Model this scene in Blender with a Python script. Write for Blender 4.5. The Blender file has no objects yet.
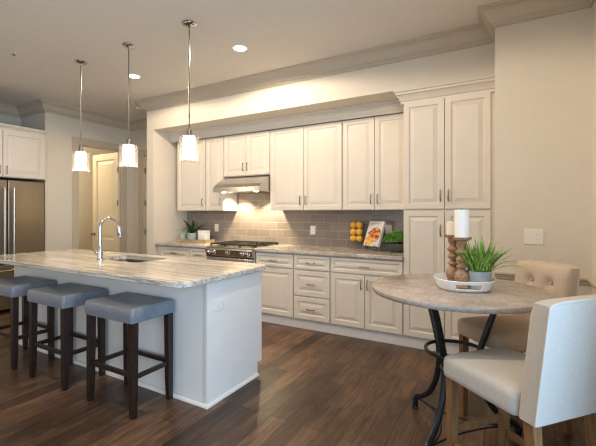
import bpy, bmesh, math, random
from mathutils import Vector, Matrix
random.seed(7)
PI = math.pi
SC = bpy.context.scene
COL = SC.collection

# ------------------------------------------------------------------ camera, world, exposure, daylight
cam_d = bpy.data.cameras.new('camera')
cam_d.sensor_width = 36.0
cam_d.lens = 372.0 / 596.0 * 36.0
cam_d.shift_y = -10.0 / 596.0
cam_d.clip_start = 0.05
cam = bpy.data.objects.new('camera', cam_d)
COL.objects.link(cam)
cam.location = (0, 0, 1.37)
cam.rotation_euler = (PI / 2, 0, math.atan(210.0 / 372.0))
SC.camera = cam

world = bpy.data.worlds.new('world')
SC.world = world
world.use_nodes = True
bg = world.node_tree.nodes['Background']
bg.inputs[0].default_value = (0.62, 0.76, 1.0, 1)
bg.inputs[1].default_value = 0.15

SC.view_settings.view_transform = 'Standard'
SC.view_settings.look = 'None'
SC.view_settings.gamma = 1.0
SC.view_settings.use_curve_mapping = False
SC.view_settings.exposure = 0.32
SC.cycles.transparent_max_bounces = 24
SC.cycles.filter_width = 1.2

DAY = (0.47, 0.72, 1.0)
DAY_REAR = (0.97, 0.98, 1.0)
WARM = (1.0, 0.80, 0.59)
DAY_W = 100.0        # watts per daylight window
CAN_W = 22.5        # recessed ceiling lights
PEND_W = 4.0        # pendant bulbs
HOOD_W = 9.0


def area_light(name, loc, rot, sx, sy, watts, color, parent=None):
    d = bpy.data.lights.new(name, 'AREA')
    d.shape = 'RECTANGLE'; d.size = sx; d.size_y = sy
    d.energy = watts; d.color = color
    o = bpy.data.objects.new(name, d)
    COL.objects.link(o)
    o.location = loc; o.rotation_euler = rot
    if parent: o.parent = parent
    return o


# ------------------------------------------------------------------ materials
MATS = {}


def new_mat(name):
    m = bpy.data.materials.new(name)
    m.use_nodes = True
    nt = m.node_tree
    return m, nt, nt.nodes['Principled BSDF']


def noise_color(nt, b, col, amount=0.06, scale=20, detail=4, vec=None, rough=None):
    n = nt.nodes.new('ShaderNodeTexNoise'); n.inputs['Scale'].default_value = scale; n.inputs['Detail'].default_value = detail
    r = nt.nodes.new('ShaderNodeValToRGB')
    r.color_ramp.elements[0].position = 0.3; r.color_ramp.elements[1].position = 0.7
    r.color_ramp.elements[0].color = tuple(c * (1 - amount) for c in col) + (1,)
    r.color_ramp.elements[1].color = tuple(min(1, c * (1 + amount)) for c in col) + (1,)
    if vec is not None:
        nt.links.new(vec, n.inputs['Vector'])
    else:
        tc = nt.nodes.new('ShaderNodeTexCoord'); nt.links.new(tc.outputs['Object'], n.inputs['Vector'])
    nt.links.new(n.outputs['Fac'], r.inputs['Fac'])
    nt.links.new(r.outputs['Color'], b.inputs['Base Color'])
    return n


def plain(name, col, rough=0.5, metal=0.0, amount=0.03, scale=12, bump=0.0, bscale=200, spec=0.5, coat=0):
    if name in MATS: return MATS[name]
    m, nt, b = new_mat(name)
    noise_color(nt, b, col, amount, scale)
    b.inputs['Roughness'].default_value = rough
    b.inputs['Metallic'].default_value = metal
    b.inputs['Specular IOR Level'].default_value = spec
    b.inputs['Coat Weight'].default_value = coat
    if bump:
        tc = nt.nodes.new('ShaderNodeTexCoord')
        n = nt.nodes.new('ShaderNodeTexNoise'); n.inputs['Scale'].default_value = bscale
        bp = nt.nodes.new('ShaderNodeBump'); bp.inputs['Strength'].default_value = bump; bp.inputs['Distance'].default_value = 0.002
        nt.links.new(tc.outputs['Object'], n.inputs['Vector'])
        nt.links.new(n.outputs['Fac'], bp.inputs['Height']); nt.links.new(bp.outputs['Normal'], b.inputs['Normal'])
    MATS[name] = m
    return m


def brushed(name, col, rough, axis=(1, 60, 60)):
    m, nt, b = new_mat(name)
    tc = nt.nodes.new('ShaderNodeTexCoord'); mp = nt.nodes.new('ShaderNodeMapping')
    mp.inputs['Scale'].default_value = axis
    nt.links.new(tc.outputs['Object'], mp.inputs['Vector'])
    noise_color(nt, b, col, 0.08, 6, 3, mp.outputs['Vector'])
    b.inputs['Roughness'].default_value = rough; b.inputs['Metallic'].default_value = 1.0
    return m


def emit(name, col, strength):
    m = bpy.data.materials.new(name); m.use_nodes = True
    nt = m.node_tree
    b = nt.nodes['Principled BSDF']
    b.inputs['Base Color'].default_value = (0.9, 0.88, 0.84, 1)
    b.inputs['Emission Color'].default_value = col + (1,)
    b.inputs['Emission Strength'].default_value = strength
    return m


def clear_glass(name, tint=(1, 1, 1), refl=0.5, haze=0.0):
    m = bpy.data.materials.new(name); m.use_nodes = True
    nt = m.node_tree; nt.nodes.clear()
    out = nt.nodes.new('ShaderNodeOutputMaterial')
    t = nt.nodes.new('ShaderNodeBsdfTransparent'); t.inputs[0].default_value = tint + (1,)
    g = nt.nodes.new('ShaderNodeBsdfGlossy'); g.inputs['Roughness'].default_value = 0.05
    f = nt.nodes.new('ShaderNodeLayerWeight'); f.inputs['Blend'].default_value = 0.35
    pw = nt.nodes.new('ShaderNodeMath'); pw.operation = 'POWER'; pw.inputs[1].default_value = 3.0
    nt.links.new(f.outputs['Facing'], pw.inputs[0])
    mu = nt.nodes.new('ShaderNodeMath'); mu.operation = 'MULTIPLY'; mu.inputs[1].default_value = refl
    mix = nt.nodes.new('ShaderNodeMixShader')
    nt.links.new(pw.outputs[0], mu.inputs[0]); nt.links.new(mu.outputs[0], mix.inputs[0])
    nt.links.new(t.outputs[0], mix.inputs[1]); nt.links.new(g.outputs[0], mix.inputs[2])
    d = nt.nodes.new('ShaderNodeBsdfTranslucent'); d.inputs[0].default_value = tint + (1,)
    mix2 = nt.nodes.new('ShaderNodeMixShader'); mix2.inputs[0].default_value = haze
    nt.links.new(mix.outputs[0], mix2.inputs[1]); nt.links.new(d.outputs[0], mix2.inputs[2])
    nt.links.new(mix2.outputs[0], out.inputs[0])
    return m


def granite(name, base, tan, dark, stretch):
    m, nt, b = new_mat(name)
    tc = nt.nodes.new('ShaderNodeTexCoord'); mp = nt.nodes.new('ShaderNodeMapping')
    mp.inputs['Scale'].default_value = stretch
    mp.inputs['Rotation'].default_value = (0, 0, 0.10)
    nt.links.new(tc.outputs['Object'], mp.inputs['Vector'])
    n1 = nt.nodes.new('ShaderNodeTexNoise'); n1.inputs['Scale'].default_value = 2.2; n1.inputs['Detail'].default_value = 8
    n1.inputs['Roughness'].default_value = 0.65; n1.inputs['Distortion'].default_value = 0.6
    n2 = nt.nodes.new('ShaderNodeTexNoise'); n2.inputs['Scale'].default_value = 4.5; n2.inputs['Detail'].default_value = 10
    n2.inputs['Roughness'].default_value = 0.7; n2.inputs['Distortion'].default_value = 0.5
    n3 = nt.nodes.new('ShaderNodeTexNoise'); n3.inputs['Scale'].default_value = 90; n3.inputs['Detail'].default_value = 3
    nt.links.new(mp.outputs[0], n1.inputs['Vector']); nt.links.new(mp.outputs[0], n2.inputs['Vector'])
    nt.links.new(tc.outputs['Object'], n3.inputs['Vector'])
    r1 = nt.nodes.new('ShaderNodeValToRGB')
    e = r1.color_ramp.elements
    e[0].position = 0.36; e[0].color = tan + (1,); e[1].position = 0.6; e[1].color = base + (1,)
    nt.links.new(n1.outputs['Fac'], r1.inputs['Fac'])
    r2 = nt.nodes.new('ShaderNodeValToRGB')
    e = r2.color_ramp.elements
    e[0].position = 0.45; e[0].color = (0, 0, 0, 1); e[1].position = 0.5; e[1].color = (1, 1, 1, 1)
    k = r2.color_ramp.elements.new(0.545); k.color = (0, 0, 0, 1)
    nt.links.new(n2.outputs['Fac'], r2.inputs['Fac'])
    mu = nt.nodes.new('ShaderNodeMath'); mu.operation = 'MULTIPLY'; mu.inputs[1].default_value = 0.7
    nt.links.new(r2.outputs['Color'], mu.inputs[0])
    mx = nt.nodes.new('ShaderNodeMixRGB'); mx.inputs['Color2'].default_value = dark + (1,)
    nt.links.new(mu.outputs[0], mx.inputs['Fac']); nt.links.new(r1.outputs['Color'], mx.inputs['Color1'])
    r3 = nt.nodes.new('ShaderNodeValToRGB')
    e = r3.color_ramp.elements
    e[0].position = 0.30; e[0].color = (0.55, 0.52, 0.5, 1); e[1].position = 0.45; e[1].color = (1, 1, 1, 1)
    nt.links.new(n3.outputs['Fac'], r3.inputs['Fac'])
    m2 = nt.nodes.new('ShaderNodeMixRGB'); m2.blend_type = 'MULTIPLY'; m2.inputs['Fac'].default_value = 0.55
    nt.links.new(mx.outputs[0], m2.inputs['Color1']); nt.links.new(r3.outputs['Color'], m2.inputs['Color2'])
    nt.links.new(m2.outputs[0], b.inputs['Base Color'])
    b.inputs['Roughness'].default_value = 0.13
    return m


def wood_floor():
    m, nt, b = new_mat('floor_walnut_planks')
    tc = nt.nodes.new('ShaderNodeTexCoord'); sp = nt.nodes.new('ShaderNodeSeparateXYZ'); cb = nt.nodes.new('ShaderNodeCombineXYZ')
    nt.links.new(tc.outputs['Object'], sp.inputs[0])
    nt.links.new(sp.outputs['Y'], cb.inputs['X']); nt.links.new(sp.outputs['X'], cb.inputs['Y'])
    br = nt.nodes.new('ShaderNodeTexBrick')
    br.offset = 0.37; br.offset_frequency = 2
    br.inputs['Scale'].default_value = 1.0
    br.inputs['Brick Width'].default_value = 1.05; br.inputs['Row Height'].default_value = 0.127
    br.inputs['Mortar Size'].default_value = 0.0016; br.inputs['Bias'].default_value = 0.0
    br.inputs['Color1'].default_value = (0.068, 0.039, 0.024, 1); br.inputs['Color2'].default_value = (0.190, 0.108, 0.063, 1)
    br.inputs['Mortar'].default_value = (0.018, 0.011, 0.008, 1)
    nt.links.new(cb.outputs[0], br.inputs['Vector'])
    mp = nt.nodes.new('ShaderNodeMapping'); mp.inputs['Scale'].default_value = (22, 1.6, 1)
    nt.links.new(tc.outputs['Object'], mp.inputs['Vector'])
    n = nt.nodes.new('ShaderNodeTexNoise'); n.inputs['Scale'].default_value = 2.0; n.inputs['Detail'].default_value = 7; n.inputs['Distortion'].default_value = 0.8
    nt.links.new(mp.outputs[0], n.inputs['Vector'])
    r = nt.nodes.new('ShaderNodeValToRGB'); e = r.color_ramp.elements
    e[0].position = 0.3; e[0].color = (0.50, 0.48, 0.46, 1); e[1].position = 0.72; e[1].color = (1.25, 1.22, 1.18, 1)
    nt.links.new(n.outputs['Fac'], r.inputs['Fac'])
    n2 = nt.nodes.new('ShaderNodeTexNoise'); n2.inputs['Scale'].default_value = 3.0; n2.inputs['Detail'].default_value = 6; n2.inputs['Roughness'].default_value = 0.65; n2.inputs['Distortion'].default_value = 0.7
    mp2 = nt.nodes.new('ShaderNodeMapping'); mp2.inputs['Scale'].default_value = (1.8, 0.8, 1)
    nt.links.new(tc.outputs['Object'], mp2.inputs['Vector']); nt.links.new(mp2.outputs[0], n2.inputs['Vector'])
    r2 = nt.nodes.new('ShaderNodeValToRGB'); e = r2.color_ramp.elements
    e[0].position = 0.35; e[0].color = (0.58, 0.56, 0.54, 1); e[1].position = 0.65; e[1].color = (1.22, 1.19, 1.14, 1)
    nt.links.new(n2.outputs['Fac'], r2.inputs['Fac'])
    mx = nt.nodes.new('ShaderNodeMixRGB'); mx.blend_type = 'MULTIPLY'; mx.inputs['Fac'].default_value = 1
    nt.links.new(br.outputs['Color'], mx.inputs['Color1']); nt.links.new(r.outputs['Color'], mx.inputs['Color2'])
    mx2 = nt.nodes.new('ShaderNodeMixRGB'); mx2.blend_type = 'MULTIPLY'; mx2.inputs['Fac'].default_value = 1
    nt.links.new(mx.outputs[0], mx2.inputs['Color1']); nt.links.new(r2.outputs['Color'], mx2.inputs['Color2'])
    nt.links.new(mx2.outputs[0], b.inputs['Base Color'])
    b.inputs['Roughness'].default_value = 0.34
    b.inputs['Specular IOR Level'].default_value = 0.38
    bp = nt.nodes.new('ShaderNodeBump'); bp.inputs['Strength'].default_value = 0.25; bp.inputs['Distance'].default_value = 0.002
    nt.links.new(n.outputs['Fac'], bp.inputs['Height']); nt.links.new(bp.outputs[0], b.inputs['Normal'])
    return m


def tile_mat():
    m, nt, b = new_mat('taupe_subway_tile')
    tc = nt.nodes.new('ShaderNodeTexCoord'); sp = nt.nodes.new('ShaderNodeSeparateXYZ'); cb = nt.nodes.new('ShaderNodeCombineXYZ')
    nt.links.new(tc.outputs['Object'], sp.inputs[0])
    sb = nt.nodes.new('ShaderNodeMath'); sb.operation = 'SUBTRACT'; sb.inputs[1].default_value = 0.926
    nt.links.new(sp.outputs['X'], cb.inputs['X']); nt.links.new(sp.outputs['Z'], sb.inputs[0]); nt.links.new(sb.outputs[0], cb.inputs['Y'])
    br = nt.nodes.new('ShaderNodeTexBrick')
    br.inputs['Scale'].default_value = 1.0
    br.inputs['Brick Width'].default_value = 0.212; br.inputs['Row Height'].default_value = 0.105
    br.inputs['Mortar Size'].default_value = 0.0035; br.inputs['Mortar Smooth'].default_value = 0.3
    br.inputs['Color1'].default_value = (0.235, 0.198, 0.172, 1); br.inputs['Color2'].default_value = (0.285, 0.245, 0.213, 1)
    br.inputs['Mortar'].default_value = (0.40, 0.36, 0.32, 1)
    nt.links.new(cb.outputs[0], br.inputs['Vector'])
    nt.links.new(br.outputs['Color'], b.inputs['Base Color'])
    b.inputs['Roughness'].default_value = 0.22
    bp = nt.nodes.new('ShaderNodeBump'); bp.inputs['Strength'].default_value = 0.5; bp.inputs['Distance'].default_value = 0.003; bp.invert = True
    nt.links.new(br.outputs['Fac'], bp.inputs['Height']); nt.links.new(bp.outputs[0], b.inputs['Normal'])
    return m


def wood(name, dark, light, axis=(1, 1, 12), scale=6, rough=0.45):
    m, nt, b = new_mat(name)
    tc = nt.nodes.new('ShaderNodeTexCoord'); mp = nt.nodes.new('ShaderNodeMapping'); mp.inputs['Scale'].default_value = axis
    nt.links.new(tc.outputs['Object'], mp.inputs['Vector'])
    n = nt.nodes.new('ShaderNodeTexNoise'); n.inputs['Scale'].default_value = scale; n.inputs['Detail'].default_value = 6; n.inputs['Distortion'].default_value = 1.0
    nt.links.new(mp.outputs[0], n.inputs['Vector'])
    r = nt.nodes.new('ShaderNodeValToRGB'); e = r.color_ramp.elements
    e[0].position = 0.32; e[0].color = dark + (1,); e[1].position = 0.68; e[1].color = light + (1,)
    nt.links.new(n.outputs['Fac'], r.inputs['Fac']); nt.links.new(r.outputs['Color'], b.inputs['Base Color'])
    b.inputs['Roughness'].default_value = rough
    return m


M_WALL = plain('wall_paint', (0.70, 0.645, 0.55), 0.75, amount=0.015, bump=0.05, bscale=300)
M_CEIL = plain('ceiling_paint', (0.73, 0.695, 0.63), 0.85, amount=0.015)
M_TRIM = plain('trim_paint', (0.54, 0.475, 0.375), 0.5, amount=0.015)
M_WTRIM = plain('white_trim_paint', (0.80, 0.78, 0.74), 0.45, amount=0.015)
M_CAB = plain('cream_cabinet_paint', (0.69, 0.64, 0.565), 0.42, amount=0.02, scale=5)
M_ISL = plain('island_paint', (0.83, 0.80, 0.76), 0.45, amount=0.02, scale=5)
M_DOOR = plain('interior_door_paint', (0.70, 0.62, 0.47), 0.45, amount=0.02)
M_TOE = plain('toe_kick_paint', (0.74, 0.73, 0.71), 0.5)
M_FLOOR = wood_floor()
M_TILE = tile_mat()
M_GRAN = granite('cream_granite', (0.72, 0.685, 0.62), (0.57, 0.505, 0.42), (0.13, 0.11, 0.10), (0.17, 4.4, 4.4))
M_GRAN2 = granite('pale_granite', (0.64, 0.605, 0.55), (0.50, 0.45, 0.38), (0.22, 0.19, 0.16), (1.2, 3.0, 3.0))
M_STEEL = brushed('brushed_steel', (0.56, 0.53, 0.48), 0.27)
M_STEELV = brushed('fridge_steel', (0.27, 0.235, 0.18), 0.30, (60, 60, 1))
M_SINK = brushed('sink_steel', (0.20, 0.175, 0.15), 0.35)
M_DSTEEL = plain('dark_steel', (0.09, 0.085, 0.08), 0.3, 0.8)
M_NICKEL = plain('satin_nickel', (0.27, 0.25, 0.22), 0.28, 1.0)
M_CHROME = plain('polished_chrome', (0.58, 0.58, 0.59), 0.10, 1.0)
M_IRON = plain('cast_iron_black', (0.018, 0.018, 0.018), 0.55)
M_WIRON = plain('wrought_iron', (0.030, 0.033, 0.038), 0.36, 0.6, amount=0.2, scale=40)
M_BLACK = plain('black_gap', (0.012, 0.012, 0.012), 0.6)
M_BLKGL = plain('black_oven_glass', (0.01, 0.01, 0.01), 0.08)
M_LEATH = plain('grey_leather', (0.190, 0.207, 0.235), 0.33, amount=0.10, scale=14, bump=0.12, bscale=120)
M_ESPR = wood('espresso_wood', (0.014, 0.0065, 0.005), (0.036, 0.016, 0.011), (6, 6, 1), 5, 0.38)
M_OAK = wood('oak_leg_wood', (0.15, 0.07, 0.028), (0.26, 0.135, 0.055), (10, 10, 1), 5, 0.5)
M_TURN = wood('turned_mango_wood', (0.20, 0.105, 0.058), (0.42, 0.25, 0.15), (2, 2, 8), 8, 0.5)
M_TRAYW = wood('tray_wood', (0.40, 0.26, 0.14), (0.60, 0.42, 0.25), (1, 10, 10), 5, 0.5)
M_LINEN = plain('beige_linen', (0.55, 0.445, 0.35), 0.92, amount=0.05, scale=60, bump=0.35, bscale=500, spec=0.2)
M_LINEN2 = plain('natural_linen', (0.50, 0.47, 0.43), 0.92, amount=0.04, scale=60, bump=0.35, bscale=500, spec=0.2)
M_PIPE = plain('linen_piping', (0.56, 0.51, 0.45), 0.9)
M_PLAST = plain('white_plastic', (0.84, 0.82, 0.77), 0.35, amount=0.01)
M_SLOT = plain('outlet_slot', (0.45, 0.43, 0.40), 0.5)
M_CERAM = plain('white_ceramic', (0.86, 0.86, 0.85), 0.25, amount=0.015)
M_MINT = plain('pale_blue_ceramic', (0.42, 0.55, 0.54), 0.3, amount=0.12, scale=25)
M_POT = plain('blue_grey_pot', (0.34, 0.40, 0.44), 0.6, amount=0.12, scale=20)
M_BOWL = plain('dark_grey_bowl', (0.07, 0.085, 0.085), 0.45, amount=0.15)
M_WAX = plain('white_wax', (0.90, 0.89, 0.86), 0.5, amount=0.01)
M_WAX2 = plain('cream_wax', (0.84, 0.77, 0.64), 0.5, amount=0.01)
M_WICK = plain('candle_wick', (0.10, 0.08, 0.06), 0.9)
M_LEAF = plain('dark_leaf', (0.022, 0.060, 0.014), 0.42, amount=0.5, scale=30)
M_HERB = plain('herb_leaf', (0.13, 0.38, 0.04), 0.5, amount=0.55, scale=45)
M_GRASS = plain('grass_blade', (0.23, 0.42, 0.075), 0.42, amount=0.5, scale=35)
M_SOIL = plain('potting_soil', (0.03, 0.02, 0.014), 0.95)
M_ORANGE = plain('orange_peel', (0.95, 0.50, 0.07), 0.38, amount=0.12, scale=30, bump=0.3, bscale=250)
M_PAPER = plain('book_pages', (0.78, 0.75, 0.70), 0.8)
M_COVER = plain('book_cover_grey_white', (0.56, 0.55, 0.545), 0.35, amount=0.02)
M_INK = plain('cover_ink', (0.35, 0.33, 0.32), 0.6)
M_FYEL = plain('cover_fruit_yellow', (0.80, 0.48, 0.06), 0.5, amount=0.3, scale=60)
M_FORG = plain('cover_fruit_orange', (0.76, 0.22, 0.06), 0.5, amount=0.3, scale=60)
M_FRED = plain('cover_fruit_red', (0.40, 0.06, 0.05), 0.5, amount=0.3, scale=60)
M_FDRK = plain('cover_dark_bowl', (0.06, 0.035, 0.03), 0.5)
M_STICK = plain('sticker_white', (0.75, 0.76, 0.80), 0.5)
M_STICB = plain('sticker_blue', (0.12, 0.16, 0.42), 0.5)
M_GLASS = clear_glass('clear_glass', (0.97, 0.955, 0.93), 0.5, 0.05)
M_VASE = clear_glass('vase_glass', (0.95, 0.96, 0.95), 0.6)
M_SHADE = emit('lit_frosted_glass', (1.0, 0.86, 0.66), 4.5)
M_CAN = emit('lit_recessed_lens', (1.0, 0.88, 0.68), 12.0)
M_HOODL = emit('lit_hood_lens', (1.0, 0.86, 0.62), 14.0)


def stone_top():
    m, nt, b = new_mat('washed_stone_top')
    tc = nt.nodes.new('ShaderNodeTexCoord')
    n = nt.nodes.new('ShaderNodeTexNoise'); n.inputs['Scale'].default_value = 9; n.inputs['Detail'].default_value = 8; n.inputs['Roughness'].default_value = 0.65
    n2 = nt.nodes.new('ShaderNodeTexNoise'); n2.inputs['Scale'].default_value = 120; n2.inputs['Detail'].default_value = 3
    nt.links.new(tc.outputs['Object'], n.inputs['Vector']); nt.links.new(tc.outputs['Object'], n2.inputs['Vector'])
    r = nt.nodes.new('ShaderNodeValToRGB'); e = r.color_ramp.elements
    e[0].position = 0.32; e[0].color = (0.33, 0.27, 0.23, 1); e[1].position = 0.68; e[1].color = (0.48, 0.42, 0.38, 1)
    nt.links.new(n.outputs['Fac'], r.inputs['Fac'])
    r2 = nt.nodes.new('ShaderNodeValToRGB'); e = r2.color_ramp.elements
    e[0].position = 0.35; e[0].color = (0.78, 0.77, 0.76, 1); e[1].position = 0.6; e[1].color = (1.05, 1.05, 1.05, 1)
    nt.links.new(n2.outputs['Fac'], r2.inputs['Fac'])
    mx = nt.nodes.new('ShaderNodeMixRGB'); mx.blend_type = 'MULTIPLY'; mx.inputs['Fac'].default_value = 1
    nt.links.new(r.outputs[0], mx.inputs['Color1']); nt.links.new(r2.outputs[0], mx.inputs['Color2'])
    nt.links.new(mx.outputs[0], b.inputs['Base Color'])
    b.inputs['Roughness'].default_value = 0.22
    return m


M_STONE = stone_top()

# ------------------------------------------------------------------ object helpers


def link(name, bm, mat, parent=None, smooth=False, angle=0.6):
    bmesh.ops.recalc_face_normals(bm, faces=bm.faces[:])
    me = bpy.data.meshes.new(name)
    if smooth:
        for f in bm.faces: f.smooth = True
        for e in bm.edges:
            if len(e.link_faces) == 2 and e.calc_face_angle(0) > angle: e.smooth = False
    bm.to_mesh(me); bm.free()
    me.materials.append(mat)
    o = bpy.data.objects.new(name, me)
    COL.objects.link(o)
    if parent: o.parent = parent
    return o


def tag(o, label=None, cat=None, group=None, kind=None):
    if label: o['label'] = label
    if cat: o['category'] = cat
    if group: o['group'] = group
    if kind: o['kind'] = kind
    return o


def thing(name, label, cat, loc=(0, 0, 0), rz=0.0, group=None):
    o = bpy.data.objects.new(name, None)
    COL.objects.link(o)
    o.location = loc; o.rotation_euler = (0, 0, rz)
    o.empty_display_size = 0.1
    return tag(o, label, cat, group)


def struct(name, bm, mat, label=None, cat=None, smooth=False):
    return tag(link(name, bm, mat, None, smooth), label, cat, None, 'structure')


def copy_tree(o, parent=None):
    c = o.copy(); COL.objects.link(c)
    if parent: c.parent = parent
    for ch in list(o.children):
        copy_tree(ch, c)
    return c


def B(): return bmesh.new()


def box(bm, x0, y0, z0, x1, y1, z1, bev=0.0, seg=2):
    v = [bm.verts.new(p) for p in ((x0, y0, z0), (x1, y0, z0), (x1, y1, z0), (x0, y1, z0), (x0, y0, z1), (x1, y0, z1), (x1, y1, z1), (x0, y1, z1))]
    fs = [bm.faces.new([v[i] for i in q]) for q in ((0, 3, 2, 1), (4, 5, 6, 7), (0, 1, 5, 4), (1, 2, 6, 5), (2, 3, 7, 6), (3, 0, 4, 7))]
    if bev:
        es = list({e for f in fs for e in f.edges})
        r = bmesh.ops.bevel(bm, geom=es, offset=bev, segments=seg, profile=0.5, affect='EDGES')
        return list({v for f in r['faces'] for v in f.verts})
    return v


def bx(*a, **k):
    bm = B(); box(bm, *a, **k); return bm


def loft(bm, rings, cap0=True, cap1=True, closed=True):
    R = [[bm.verts.new(p) for p in r] for r in rings]
    n = len(R[0])
    for a, b in zip(R, R[1:]):
        for i in range(n if closed else n - 1):
            j = (i + 1) % n
            bm.faces.new((a[i], a[j], b[j], b[i]))
    if cap0: bm.faces.new(R[0][::-1])
    if cap1: bm.faces.new(R[-1])
    return R


def lathe(bm, prof, n=24, c=(0, 0, 0), cap0=True, cap1=True, axis='Z'):
    rings = []
    for r, z in prof:
        ring = []
        for i in range(n):
            a = 2 * PI * i / n
            x, y = r * math.cos(a), r * math.sin(a)
            if axis == 'Z': p = (c[0] + x, c[1] + y, c[2] + z)
            elif axis == 'Y': p = (c[0] + x, c[1] + z, c[2] + y)
            else: p = (c[0] + z, c[1] + x, c[2] + y)
            ring.append(p)
        rings.append(ring)
    return loft(bm, rings, cap0, cap1)


def cyl(bm, c, r, z0, z1, n=20, axis='Z'):
    return lathe(bm, [(r, z0), (r, z1)], n, c, axis=axis)


def tube(bm, pts, rad, n=10, cap=True):
    pts = [Vector(p) for p in pts]
    rads = rad if isinstance(rad, (list, tuple)) else [rad] * len(pts)
    t0 = (pts[1] - pts[0]).normalized()
    up = Vector((0, 0, 1)) if abs(t0.z) < 0.9 else Vector((1, 0, 0))
    u = t0.cross(up).normalized()
    rings = []
    for i, p in enumerate(pts):
        a = pts[max(i - 1, 0)]; b = pts[min(i + 1, len(pts) - 1)]
        t = (b - a).normalized()
        u = (u - t * u.dot(t)).normalized()
        w = t.cross(u)
        rings.append([tuple(p + (u * math.cos(2 * PI * k / n) + w * math.sin(2 * PI * k / n)) * rads[i]) for k in range(n)])
    return loft(bm, rings, cap, cap)


def spline(pts, n=8):
    P = [Vector(p) for p in pts]
    out = []
    for i in range(len(P) - 1):
        p0 = P[max(i - 1, 0)]; p1 = P[i]; p2 = P[i + 1]; p3 = P[min(i + 2, len(P) - 1)]
        for k in range(n):
            t = k / n
            out.append(0.5 * ((2 * p1) + (p2 - p0) * t + (2 * p0 - 5 * p1 + 4 * p2 - p3) * t * t + (3 * p1 - p0 - 3 * p2 + p3) * t ** 3))
    out.append(P[-1])
    return out


def prism(bm, poly, z0, z1):
    return loft(bm, [[(x, y, z0) for x, y in poly], [(x, y, z1) for x, y in poly]])


def rrect(x0, y0, x1, y1, r, n=6):
    out = []
    for cx, cy, a in ((x1 - r, y0 + r, -PI / 2), (x1 - r, y1 - r, 0), (x0 + r, y1 - r, PI / 2), (x0 + r, y0 + r, PI)):
        for k in range(n + 1):
            t = a + PI / 2 * k / n
            out.append((cx + r * math.cos(t), cy + r * math.sin(t)))
    return out


def sweep(bm, path, prof, closed=False):
    """profile (out, z) swept along a horizontal path with mitred corners; 'out' is to the left of travel"""
    P = [Vector((p[0], p[1])) for p in path]
    n = len(P)
    rings = []
    for i, p in enumerate(P):
        dirs = []
        if i > 0 or closed: dirs.append((p - P[i - 1]).normalized())
        if i < n - 1 or closed: dirs.append((P[(i + 1) % n] - p).normalized())
        ns = [Vector((-d.y, d.x)) for d in dirs]
        if len(ns) == 2:
            m = ns[0] + ns[1]; m = m / (m.length_squared / 2)
        else:
            m = ns[0]
        rings.append([(p.x + m.x * d, p.y + m.y * d, z) for d, z in prof])
    if closed: rings.append(rings[0])
    return loft(bm, rings, not closed, not closed)


def cyma(drop, out, z1, n=7):
    """crown profile: a bed bead below, a cyma, a flat fillet at the top"""
    pr = [(0, z1 - drop), (out * 0.10, z1 - drop), (out * 0.10, z1 - drop * 0.90), (out * 0.16, z1 - drop * 0.86)]
    for k in range(n + 1):
        t = k / n
        pr.append((out * (0.20 + 0.62 * t), z1 - drop * (0.80 - 0.60 * (t - 0.13 * math.sin(2 * PI * t)))))
    pr += [(out * 0.90, z1 - drop * 0.18), (out * 0.90, z1 - drop * 0.12), (out, z1 - drop * 0.10), (out, z1), (0, z1)]
    return pr


def panel_rings(x0, z0, x1, z1, steps):
    return [[(x0 + i, y, z0 + i), (x1 - i, y, z0 + i), (x1 - i, y, z1 - i), (x0 + i, y, z1 - i)] for i, y in steps]


def raised_front(bm, x0, z0, x1, z1, t=0.022, fr=0.058):
    """door or drawer front in the XZ plane, back at y=0, face towards -Y, frame with raised centre"""
    s = min(x1 - x0, z1 - z0)
    fr = min(fr, s * 0.23)
    g = min(0.007, s * 0.04)
    bevw = min(0.034, s * 0.15)
    st = [(0, 0), (0, -t + 0.003), (0.003, -t), (fr - g, -t), (fr - g * 0.4, -t + 0.004), (fr, -t + 0.004), (fr + 0.003, -t + 0.011), (fr + g, -t + 0.011), (fr + g + bevw, -t + 0.003), (fr + g + bevw + 0.002, -t + 0.001)]
    loft(bm, panel_rings(x0, z0, x1, z1, st))


def pull(bm, x, z, y, L=0.105, vertical=True):
    h = L / 2
    def P(s, d): return (x, y - d, z + s) if vertical else (x + s, y - d, z)
    tube(bm, spline([P(-h, 0.024), P(-h * 0.5, 0.031), P(0, 0.034), P(h * 0.5, 0.031), P(h, 0.024)], 4), [0.0042] * 2 + [0.0062] * 13 + [0.0042] * 2, 8)
    for s in (-0.8, 0.8):
        tube(bm, [P(s * h, 0.0), P(s * h, 0.028)], 0.0045, 8)


def cabinet(name, label, x0, x1, yf, yb, z0, z1, fronts, toe=None, rz=None, group=None, crown=None, mat=M_CAB, loc=None, cat='cabinet'):
    """fronts: (kind, x0, z0, x1, z1, (hx, hz, vertical) or None) with x from the left end; yf = face of the doors"""
    w = x1 - x0; D = yb - yf
    base = loc if loc else ((x0 + x1) / 2, yf, 0 if toe else z0)
    zb = base[2]
    t = thing(name, label, cat, base, rz or 0, group)
    bm = bx(-w / 2, 0.0225, z0 - zb, w / 2, D, z1 - zb, bev=0.0015, seg=1)
    link('body', bm, mat, t)
    for kind, a, b, c, d, h in fronts:
        bm = B(); raised_front(bm, a - w / 2, b - zb, c - w / 2, d - zb)
        bmesh.ops.translate(bm, vec=(0, 0.0215, 0), verts=bm.verts[:])
        o = link(kind, bm, mat, t)
        if h:
            hb = B(); pull(hb, h[0] - w / 2, h[1] - zb, 0, 0.115, h[2])
            link('handle', hb, M_NICKEL, o, True)['label'] = 'satin nickel bow handle'
    if toe:
        link('toe_kick', bx(-w / 2, toe - yf, 0.0, w / 2, D - 0.02, z0 - zb - 0.0005), M_TOE, t)
    return t


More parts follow.
